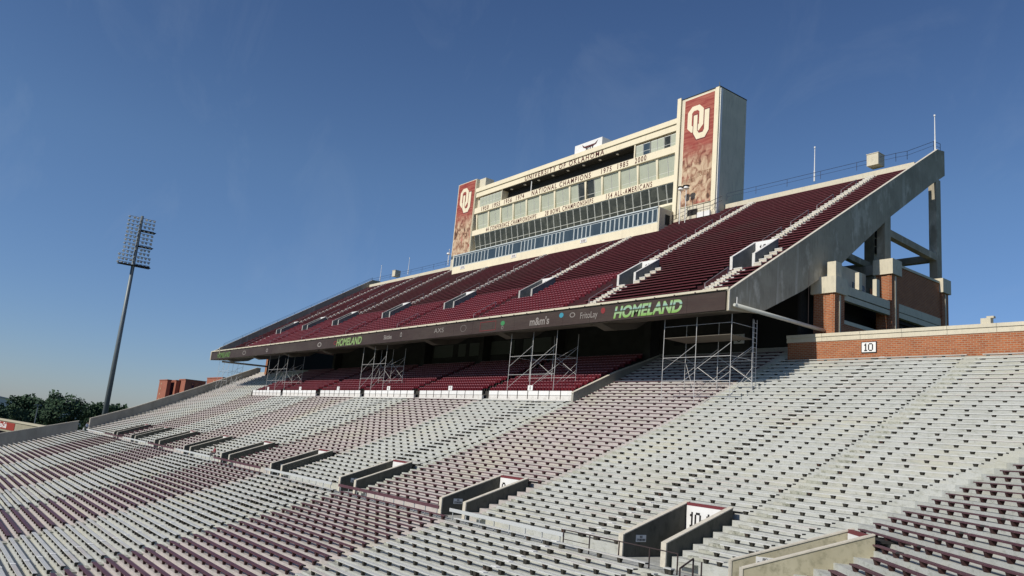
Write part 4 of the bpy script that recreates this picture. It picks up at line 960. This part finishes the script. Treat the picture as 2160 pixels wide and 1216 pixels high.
# roof sign with a horned conference mark
t=thing('roof_sign','white roof sign box with dark horned emblem above the lettered band','sign',(-93.5,83,50))
MB().box(-96.8,-90.1,82.5,85.2,49.43,51.0,M_WHITE).build('box',t)
m=MB()
for pts_ in ([(-95.0,50.75),(-94.3,50.3),(-91.8,50.3),(-91.1,50.75),(-91.5,50.15),(-92.1,50.0),(-94.0,50.0),(-94.6,50.15)],):
    m.prism(pts_,82.46,82.49,M_CRIM,axis='y')
letters(m,'XII',-94.0,-92.1,82.48,49.5,49.96,M_BLACK,.03); m.build('emblem',t)
# landing, rails and lamps in front of the right tower
t=thing('landing','cream landing with railings below the right banner tower','platform',(-70,82,33))
MB().box(-73.3,-65.9,81.9,82.05,31,33.6,M_CREAM).build('front',t)
MB().box(-68.8,-66.6,81.6,81.85,33.0,33.75,M_WHITE).build('sign_board',t)
for z in (33.9,34.5): MB().path([(-73.3,81.5,z-.6),(-71.0,81.5,z-.2),(-70,81.5,z+.3),(-66.5,81.5,z+.4),(-65.4,82.6,z+1.2)],.03,M_RAILD,5).build('rail',t)
for x in (-73.2,-72,-70.9,-70,-68.8,-67.6,-66.5): MB().tube((x,81.5,32.4),(x,81.5,34.8),.03,M_RAILD,5).build('post',t)
for n_,(x,z) in enumerate(((-71.2,37.3),(-70.2,37.3))):
    t=thing('site_lamp',['left white domed lamp on a post before the right banner','right white domed lamp on a post before the right banner'][n_],'lamp',(x,80.8,32),'domed lamps before the right banner')
    m=MB(); m.tube((x,80.8,z),(x,80.8,z+.3),.42,M_WHITE,14,.3); m.build('shade',t); m=MB(); m.tube((x,80.8,z+.31),(x,80.8,z+.42),.36,M_DARK,14,.5); m.build('hood',t)
    MB().tube((x,80.8,31.5),(x,80.8,z),.05,M_WHITE,6).build('pole',t)
t=thing('site_lamp','white floodlight on the lower left corner of the left banner tower','lamp',(-131.8,81.6,36))
MB().tube((-132.2,81.4,36.6),(-132.2,81.4,36.9),.4,M_WHITE,12,.3).build('shade',t); MB().tube((-132.2,81.4,35),(-132.2,81.4,36.6),.04,M_WHITE,6).build('pole',t)

# ------------------------------------------------------------------ scaffolds
def seatz(y):
    k=(61.9-y)/T; return ZU(k)-HU(k)-.1
def scaffold(xa,xb,top,label,y0=52.8,y1=55.8,ladder=False,base=None):
    t=thing('scaffold',label,'scaffold',((xa+xb)/2,y0,6),'steel scaffold towers under the deck edge')
    def g(y): return base(y) if base else seatz(y)
    xs=(xa,(xa+xb)/2,xb); r_=.026
    for y in (y0,y1):
        for x in xs: MB().tube((x,y,g(y)),(x,y,top),r_,M_STEEL,6).build('leg',t)
    zr=[g(y0)+1.9,g(y0)+3.95]
    for y in (y0,y1):
        for z in zr: MB().tube((xa,y,z),(xb,y,z),r_*.9,M_STEEL,5).build('ledger',t)
    for x in (xa,xb):
        for z in zr[1:]: MB().tube((x,y0,z),(x,y1,z),r_*.8,M_STEEL,5).build('transom',t)
    h=(xb-xa)/2
    for y in (y0,y1):
        for q,(x,zz) in enumerate(((xa,0),(xa+h,0),(xa,2.4),(xa+h,2.4))):
            z=g(y0)+.35+zz; MB().tube((x,y,z+.1),(x+h,y,z+2.3),r_*.8,M_STEEL,5).build('brace',t)
    MB().tube((xb,y0,g(y0)+.6),(xb,y1,g(y0)+3.4),r_*.8,M_STEEL,5).build('brace',t); MB().tube((xb,y0,g(y0)+3.4),(xb,y1,g(y0)+5.2),r_*.8,M_STEEL,5).build('brace',t)
    MB().tube((xa,y1,g(y1)+2.6),(xa+h,y0,g(y0)+.9),r_*.8,M_STEEL,5).build('brace',t)
    for q_ in (0,1): MB().tube((xa+h*q_,y1,g(y1)+2.9),(xa+h*q_+h,y1,g(y1)+.7),r_*.75,M_STEEL,5).build('brace',t)
    MB().tube((xb,y0,g(y0)+3.2),(xb,y1,g(y1)+.8),r_*.75,M_STEEL,5).build('brace',t)
    if ladder: MB().box(xa,xb,y0,y1,top-1.72,top-1.68,mat('plank_wood',(.16,.14,.11),.9)).build('platform',t)
    for z in ((top-.7,) if ladder else ()): 
        MB().tube((xa,y0,z),(xb,y0,z),r_*.7,M_STEEL,5).build('guard_rail',t); MB().tube((xb,y0,z),(xb,y1,z),r_*.7,M_STEEL,5).build('guard_rail',t)
    if ladder:
        l=MB(); 
        for dx in (0,.56): l.tube((xb+.15,y1-.35+dx,g(y1)),(xb+.15,y1-.35+dx,top),.022,M_STEEL,5)
        z=g(y1)+.2
        while z<top: l.tube((xb+.15,y1-.35,z),(xb+.15,y1+.21,z),.02,M_STEEL,5); z+=.42
        l.build('ladder',t)
    return t
scaffold(-47.6,-40.3,12.3,'nearest scaffold tower with a ladder under the right end of the deck',ladder=True)
cz=lambda y:6.0+.5*(y-53.3)
scaffold(-70.3,-62.4,12.3,'scaffold tower over the red seats, second from the right',base=cz)
scaffold(-106.6,-99.4,12.3,'scaffold tower over the red seats, third from the right',base=cz)
scaffold(-145.0,-136.0,12.3,'scaffold tower at the left end of the red seats, fourth from the right',base=cz)
scaffold(-175.2,-168.5,12.3,'far left scaffold tower seen against the sky under the deck tip',base=lambda y:6.0)

# ------------------------------------------------------------------ floodlight pole
t=thing('floodlight_mast','tall galvanised floodlight mast with a bank of lamps left of the deck','floodlight',(-200,36.7,-14))
MB().tube((-200,36.7,-14),(-200,36.7,45.6),.66,M_SILV,20,.33).build('pole',t,smooth=True)
lm=MB(); lm.tube((0,0,0),(.12,-.22,-.3),.12,M_LAMPB,8,.32); lm.tube((.12,-.22,-.3),(.13,-.24,-.33),.31,M_LAMP,8,.27); LAMP=lm.mesh('lamp')
z=45.0; row=0
while z>33.6:
    yl0,yl1=(33.9,39.9) if row%1==0 else (34,40)
    if z<36.5: yl0,yl1=33.2,40.3
    MB().box(-200.25,-200.1,yl0,yl1,z+.1,z+.2,M_LAMPB).build('crossarm',t)
    n=7 if z>36.5 else 9
    for q in range(n):
        y=yl0+.25+(yl1-yl0-.5)*q/(n-1)
        if abs(y-36.7)<.35: continue
        inst('lamp',LAMP,t,(.35+random.uniform(-.05,.05)-.0,y-36.7,z+14),(1.05,1.05,1.05),random.uniform(-.6,.9))
    z-=.93; row+=1
for z in (42.0,38.2,33.6):
    MB().box(-201.0,-199.0,36.9,40.2,z-.05,z+.05,M_DARK).build('platform',t)
MB().box(-201,-199,33.4,40.4,33.35,33.45,M_DARK).build('platform',t)

# ------------------------------------------------------------------ ground and far things
g=MB(); g.poly([(-3000,-1500,-14.6),(1200,-1500,-14.6),(1200,3000,-14.6),(-3000,3000,-14.6)],M_GRASS); g.build('ground',kind='structure')
g=MB(); g.poly([(-176,-60,-14.4),(10,-60,-14.4),(10,3,-14.4),(-176,3,-14.4)],M_FIELD); g.build('field',kind='structure')
g=MB(); g.poly([(-330,0,-14.55),(-186,0,-14.55),(-186,110,-14.55),(-330,110,-14.55)],M_ASPH); g.build('road',kind='structure')
# end zone building with soda sign
t=thing('end_building','tan end zone building with red soda sign at the left edge','building',(-255,18,-12))
O=Vector((-258,10.0,0)); U=Vector((-.0,1,0)).normalized()
pA=Vector((-268,22.5,0)); pB=Vector((-223,28.6,0)); U=(pB-pA).normalized(); Nn=Vector((U.y,-U.x,0))
def eb(a0,a1,d0,d1,z0,z1,m,nm,sl=0):
    P=[]
    for z in (z0,z1):
        for (a,d) in ((a0,d0),(a1,d0),(a1,d1),(a0,d1)):
            q=pA+U*a+Nn*d; P.append((q.x,q.y,z-(a*sl)))
    MB().hexa(P,m).build(nm,t)
M_TAN=mat('tan_stucco',(.30,.28,.20),.9,noise=[(.3,.4,.7,I3,(.25,.23,.17))])
eb(-25,75,-1.5,-14,-14.5,-8.95,M_DARK,'lower_storey'); eb(-25,75,-2.05,-14,-8.9,-7.2,M_ASPH,'roof'); eb(-25,75,0,-2,-8.9,-6.2,M_TAN,'fascia'); eb(-25,75,.25,-.6,-6.15,-5.62,mat('tan_coping',(.42,.39,.29),.9),'coping')
eb(-14,17.5,.12,.004,-8.35,-6.4,mat('soda_red',(.26,.03,.016),.6),'sign_panel')
tt_=text_mesh('Coca-Cola',0,0,0,1.55,M_WHITE,'lettering',None,shear=.35,bold=.035)
ce=pA+U*4.6+Nn*.14; tt_.matrix_world=Matrix.Translation((ce.x,ce.y,-7.95))@Matrix.Rotation(math.atan2(U.y,U.x),4,'Z')@Matrix.Rotation(math.pi/2,4,'X')@Matrix.Diagonal((1.0,1,1,1)); tt_.parent=t; tt_.matrix_parent_inverse=Matrix.Translation(-Vector(t['_base']))
PH=(-238,14.6)
# far houses, road bits
def house(x,y,z,w,d,h,m,label,roof=None):
    t=thing('low_building',label,'building',(x,y,z)); MB().box(x-d/2,x+d/2,y-w/2,y+w/2,z,z+h,m).build('wall',t)
    MB().prism([(y-w/2-.5,z+h+.01),(y+w/2+.5,z+h+.01),(y,z+h+1.6)],x-d/2-.4,x+d/2+.4,roof or M_CREAM).build('roof',t)
M_PALE=mat('pale_wall',(.55,.55,.52),.8); M_GREYR=mat('grey_roof',(.35,.37,.37),.8)
house(-420,62,-14,14,12,11.5,M_PALE,'pale roofed low building among the far trees left of the mast',M_PALE)
house(-520,36,-14,22,14,14,M_PALE,'white flat building glimpsed at the far left edge',M_GREYR)
house(-480,92,-14,18,12,11,mat('brown_wall',(.16,.12,.10),.9),'brown low building just left of the floodlight mast',M_GREYR)
def car(x,y,rz,m,label):
    t=thing('parked_car',label,'car',(x,y,-14.5),'parked cars beyond the end wall'); t.rotation_euler=(0,0,rz)
    b=MB(); b.prism([(-2.2,.35),(-2.15,.8),(-1.3,.95),(-.7,1.42),(.8,1.42),(1.4,.95),(2.1,.85),(2.2,.35)],-.85,.85,m)
    o=bpy.data.objects.new('body',b.mesh('body')); C.objects.link(o); o.parent=t
    b=MB(); b.prism([(-1.15,.97),(-.65,1.36),(.75,1.36),(1.25,.97)],-.87,.87,M_DWIN); o=bpy.data.objects.new('window',b.mesh('window')); C.objects.link(o); o.parent=t
    for sy in (-1.35,1.35):
        for sx in (-.75,.75):
            b=MB(); b.tube((sx-.1,sy,.33),(sx+.1,sy,.33),.33,M_ENDCAP,12); o=bpy.data.objects.new('wheel',b.mesh('wheel')); C.objects.link(o); o.parent=t
M_CW=mat('car_white',(.7,.7,.7),.25,spec=.6); M_CG=mat('car_grey',(.25,.27,.3),.25,.3,spec=.6)
car(-330,50,.3,M_CW,'white parked car left of the floodlight mast, nearer to the wall'); car(-345,46,.2,M_CG,'grey parked car beside the white one under the trees'); car(-338,41,.9,M_CW,'white parked car partly hidden among dark trees'); car(-318,54,.2,M_CG,'grey car closest to the gap between the end walls')
# dormitory towers
M_SLOT=mat('dorm_shadow_slot',(.06,.03,.05),.9)  # shade of the recesses and link wings put into a dark colour
def dorm(label,xf,xn,ya,yb,zt,wins=(),slots=()):
    t=thing('dormitory_tower',label,'building',((xf+xn)/2,(ya+yb)/2,-14),'red brick dormitory towers')
    MB().box(xf,xn,ya,yb,-14,zt,M_DORM).build('wall',t)
    MB().box(xf-.2,xn+.2,ya-.2,yb+.2,zt+.004,zt+.5,M_DORM).build('parapet',t)
    for wx in wins:
        z=zt-2
        while z>0:
            MB().box(wx-.5,wx+.5,ya-.12,ya-.003,z,z+.9,mat('dorm_frame',(.5,.38,.24),.6)).build('window',t); z-=2.6
    for (a_,b_) in slots:
        w=MB().box(xn+.003,xn+.3,a_,b_,-14,zt-1,M_SLOT).build('recess_shade',t)  # dark strip on the wall face, painted shade of a recess
        z=zt-2.2
        while z>0: MB().box(xn+.31,xn+.5,a_+.2,b_-.2,z,z+.9,M_DORM).build('balcony',w); z-=2.6
dorm('leftmost red brick dormitory tower with a column of pale windows',-435.7,-420,102.6,104.4,16.2,wins=(-431,))
dorm('narrow red brick dormitory tower, second from the left',-427,-416.8,106,107.8,16.3,wins=())
dorm('wide red brick dormitory tower with a long shaded side',-420,-408.6,108.2,118,17.0,wins=(-418.3,),slots=((111.4,112.4),(115,116)))
dorm('rightmost red brick dormitory tower under the deck tip',-428,-402,124,132,19.8,wins=(-416,))
t=thing('dormitory_link','dark recessed balcony wing linking the red dormitory towers','building',(-425,106,-14))
MB().box(-431,-421,104.6,105.6,-14,15.2,M_SLOT).build('wall',t); MB().box(-426,-416.9,107.9,108.15,-14,15.4,M_SLOT).build('wall',t)
z=13.4
while z>0: MB().box(-427,-422,104.45,104.59,z,z+.8,M_DORM).build('balcony',t); z-=2.6
# trees
def tree_mesh(seed,w,h,n=1500,m=M_LEAF,leaf=.75):
    rnd=random.Random(seed); b=MB(); k=b.mi(m)
    clumps=[]
    for q in range(16):
        a=rnd.uniform(0,6.28); rr=rnd.uniform(0,.36)*w; zz=rnd.uniform(.3,.88)*h
        s=(1-abs(zz/h-.55)*1.1); clumps.append((rr*math.cos(a)*s*1.2,rr*math.sin(a)*s*1.2,zz,rnd.uniform(.13,.24)*w*(.6+.5*s)))
    for q in range(n):
        c=rnd.choice(clumps); d=Vector((rnd.gauss(0,1),rnd.gauss(0,1),rnd.gauss(0,.8))).normalized()*c[3]*rnd.uniform(.55,1.08)
        p=Vector(c[:3])+d; s=leaf*rnd.uniform(.5,1.2)
        u_=Vector((rnd.gauss(0,1),rnd.gauss(0,1),rnd.gauss(0,1))).normalized(); v_=u_.orthogonal().normalized()
        i0=len(b.v); b.v+=[tuple(p-u_*s),tuple(p+v_*s*.7),tuple(p+u_*s),tuple(p-v_*s*.7)]; b.f.append((i0,i0+1,i0+2,i0+3)); b.m.append(k)
    me=bpy.data.meshes.new('crown'); me.from_pydata(b.v,[],b.f); me.materials.append(m); return me,clumps
CR=[tree_mesh(s,12,14,2300,M_LEAF if s%2 else M_LEAF2,.5) for s in range(1,6)]
def trunk_mesh(cl):
    b=MB(); b.tube((0,0,0),(0,0,6),.38,M_BARK,8,.25)
    for c in cl[:7]: b.tube((0,0,4+random.random()*2),c[:3],.16,M_BARK,5,.05)
    return b.mesh('trunk')
TR=[trunk_mesh(c[1]) for c in CR]
tl=[(-352,36,1.38,0,'big dark round tree behind the soda sign building'),(-340,27,1.0,1,'dark tree at the far left edge above the soda sign'),(-345,46,1.42,2,'tallest bushy tree left of the floodlight mast'),(-365,41,1.2,3,'dark tree between the two big round trees'),(-372,57,1.25,4,'rounded tree right of the tallest one'),(-385,66,1.2,0,'tree just left of the floodlight mast'),(-390,74,1.2,1,'tree directly behind the foot of the mast'),(-400,84,1.2,2,'tree right of the mast over the end wall'),(-330,34,.85,3,'low dark tree behind the end building roofline'),(-322,43,.8,4,'low tree in front of the parked cars'),(-310,50,.62,0,'small tree near the gap in the end walls'),(-306,53.5,.6,1,'small tree seen through the gap between the end walls'),(-420,50,1.35,2,'distant tree peeking over the round ones'),(-430,30,1.3,3,'distant hazy tree at the left edge'),(-450,70,1.3,4,'distant tree right of the pale roof'),(-300,19.8,1.5,1,'tall tree cut by the left picture edge'),(-470,88,1.35,0,'distant tree between mast and dormitories'),(-440,97,1.15,3,'distant tree at the foot of the dormitories'),(-365,30,1.05,4,'mid distance tree above the left of the soda sign'),(-350,61,.8,2,'low bushy tree left of the mast foot')]
for n_,(x,y,s,k,lab) in enumerate(tl):
    t=thing('tree',lab,'tree',(x,y,-14.5),'trees beyond the end wall'); t.rotation_euler=(0,0,n_*1.3); t.scale=(s*.92,s*.92,s*(.84+.06*(n_%3)))
    inst('crown',CR[k][0],t,(0,0,0)); inst('trunk',TR[k],t,(0,0,0))
# far wood line
mb=MB(); rnd=random.Random(5); k=mb.mi(M_LEAF); k2=mb.mi(M_LEAF2)
for q in range(16000):
    y=rnd.uniform(10,330); x=-620-rnd.uniform(0,60)-y*.3; h=13+3.5*math.sin(y*.11)+2.2*math.sin(y*.37+1)+1.5*math.sin(y*.9)
    z=-14.5+rnd.random()**.6*h; s=rnd.uniform(.7,1.5); p=Vector((x,y,z)); u_=Vector((rnd.gauss(0,1),rnd.gauss(0,1),rnd.gauss(0,1))).normalized(); v_=u_.orthogonal().normalized()
    i0=len(mb.v); mb.v+=[tuple(p-u_*s),tuple(p+v_*s*.8),tuple(p+u_*s),tuple(p-v_*s*.8)]; mb.f.append((i0,i0+1,i0+2,i0+3)); mb.m.append(k if rnd.random()<.6 else k2)
me=bpy.data.meshes.new('far_woods'); me.from_pydata(mb.v,[],mb.f); [me.materials.append(m) for m in mb.mats]; me.polygons.foreach_set('material_index',mb.m)
o=bpy.data.objects.new('far_woods',me); C.objects.link(o); o['kind']='stuff'; o['label']='distant line of trees on the horizon'; o['category']='woods'
t=thing('street_light','thin street light pole in front of the far trees at left','street light',(-238,16,-14))
MB().tube((-285,33.2,-14),(-285,33.2,-1.2),.14,M_SILV,8).build('pole',t); MB().box(-285.2,-284.8,32.2,34.2,-1.2,-.95,M_SILV).build('lamp_head',t)

# ------------------------------------------------------------------ people
def person(loc,rz,pose,label,shirt,trouser,extra=None,scale=1):
    t=thing('person',label,'person',loc); t.rotation_euler=(0,0,rz); t.scale=(scale,)*3
    skin=mat('skin',(.42,.25,.18),.6); hair=mat('hair',(.05,.035,.03),.7)
    V_=pose['v']; E_=pose['e']; R_=pose['r']
    me=bpy.data.meshes.new('body'); me.from_pydata(V_,E_,[]); o=bpy.data.objects.new('body',me); C.objects.link(o); o.parent=t
    sk=o.modifiers.new('skin','SKIN'); lay=me.skin_vertices[0].data
    for i,rr in enumerate(R_): lay[i].radius=(rr,rr)
    lay[0].use_root=True
    o.modifiers.new('sub','SUBSURF').levels=1; o.modifiers['sub'].render_levels=1
    bpy.context.view_layer.update()
    me2=bpy.data.meshes.new_from_object(o.evaluated_get(bpy.context.evaluated_depsgraph_get())); o.modifiers.clear(); o.data=me2
    me2.materials.clear(); [me2.materials.append(m) for m in (skin,shirt,trouser,hair)]
    for p in me2.polygons:
        c=p.center; z=c.z
        if z>pose['neck']: p.material_index=0
        elif z>pose['hip']: p.material_index=1 if (Vector((c.x,c.y)).length<.27 or z>pose['elbow']) else 0
        elif z>pose['ankle']: p.material_index=2
        else: p.material_index=3
        p.use_smooth=True
    hd=pose['v'][pose['head']]
    b=MB(); nseg=10
    for a in range(5):
        for q in range(nseg):
            pass
    bm=bmesh.new(); bmesh.ops.create_uvsphere(bm,u_segments=12,v_segments=8,radius=.115); 
    for v in list(bm.verts):
        if v.co.z<-.02 and v.co.y<.03: bm.verts.remove(v)
    for v in bm.verts: v.co=Vector((v.co.x*.95,v.co.y*1.08,v.co.z*1.1))+Vector(hd)+Vector((0,.012,.035))
    hm=bpy.data.meshes.new('hair'); bm.to_mesh(hm); bm.free(); hm.materials.append(hair); ho=bpy.data.objects.new('hair',hm); C.objects.link(ho); ho.parent=o
    return t
walk=dict(v=[(0,0,.95),(0,0,1.15),(0,-.01,1.38),(0,-.02,1.50),(0,-.03,1.60),(0,-.03,1.69),
 (.18,0,1.40),(.23,-.05,1.14),(.24,-.16,.90),(.24,-.19,.82),(-.18,0,1.40),(-.24,.05,1.15),(-.25,.02,.9),(-.25,.0,.81),
 (.10,0,.9),(.10,-.16,.50),(.10,-.22,.09),(.10,-.34,.04),(-.10,0,.9),(-.10,.06,.5),(-.10,.26,.14),(-.10,.2,.05)],
 e=[(0,1),(1,2),(2,3),(3,4),(4,5),(2,6),(6,7),(7,8),(8,9),(2,10),(10,11),(11,12),(12,13),(0,14),(14,15),(15,16),(16,17),(0,18),(18,19),(19,20),(20,21)],
 r=[.14,.13,.15,.06,.095,.085,.065,.048,.035,.04,.065,.048,.035,.04,.10,.07,.05,.045,.10,.07,.05,.045],neck=1.46,hip=.93,elbow=1.12,ankle=.1,head=4)
sit=dict(v=[(0,0,.50),(0,.01,.72),(0,-.03,.95),(0,-.05,1.07),(0,-.07,1.17),(0,-.07,1.26),
 (.19,-.02,.97),(.25,-.12,.74),(.14,-.34,.62),(.10,-.40,.61),(-.19,-.02,.97),(-.25,-.12,.74),(-.14,-.34,.62),(-.10,-.40,.61),
 (.11,-.05,.50),(.13,-.45,.52),(.13,-.48,.10),(.13,-.60,.04),(-.11,-.05,.50),(-.13,-.45,.52),(-.13,-.48,.10),(-.13,-.60,.04)],
 e=walk['e'],r=walk['r'],neck=1.04,hip=.62,elbow=.74,ankle=.1,head=4)
t=person((-178.6,30.0,WALKZ),rad(-60),walk,'person in pale blue shirt carrying a white bag at the far end of the walkway',mat('pale_blue_shirt',(.38,.46,.58),.8),mat('dark_trousers',(.04,.05,.07),.8),scale=1.1)
bg_=thing('bag','white bag hanging from the hand of the far walking person','bag',(-178.3,29.7,-4.7))
b=MB(); b.hexa([(-178.55,29.3,-4.75),(-178.15,29.3,-4.75),(-178.15,29.55,-4.75),(-178.55,29.55,-4.75),(-178.45,29.36,-4.3),(-178.25,29.36,-4.3),(-178.25,29.5,-4.3),(-178.45,29.5,-4.3)],M_WHITE); b.build('sack',bg_)
MB().path([(-178.42,29.43,-4.3),(-178.38,29.44,-4.12),(-178.28,29.43,-4.3)],.015,M_WHITE,5).build('handle',bg_)
t=person((-99.0,31.0,ZU(41)-.46),0,sit,'person in dark red shirt sitting on a bench by the walkway between far portals',mat('red_shirt',(.25,.05,.07),.8),mat('grey_trousers',(.12,.11,.12),.8),scale=1.05)
for k_ in [o for o in bpy.data.objects if '_base' in o.keys()]: del k_['_base']
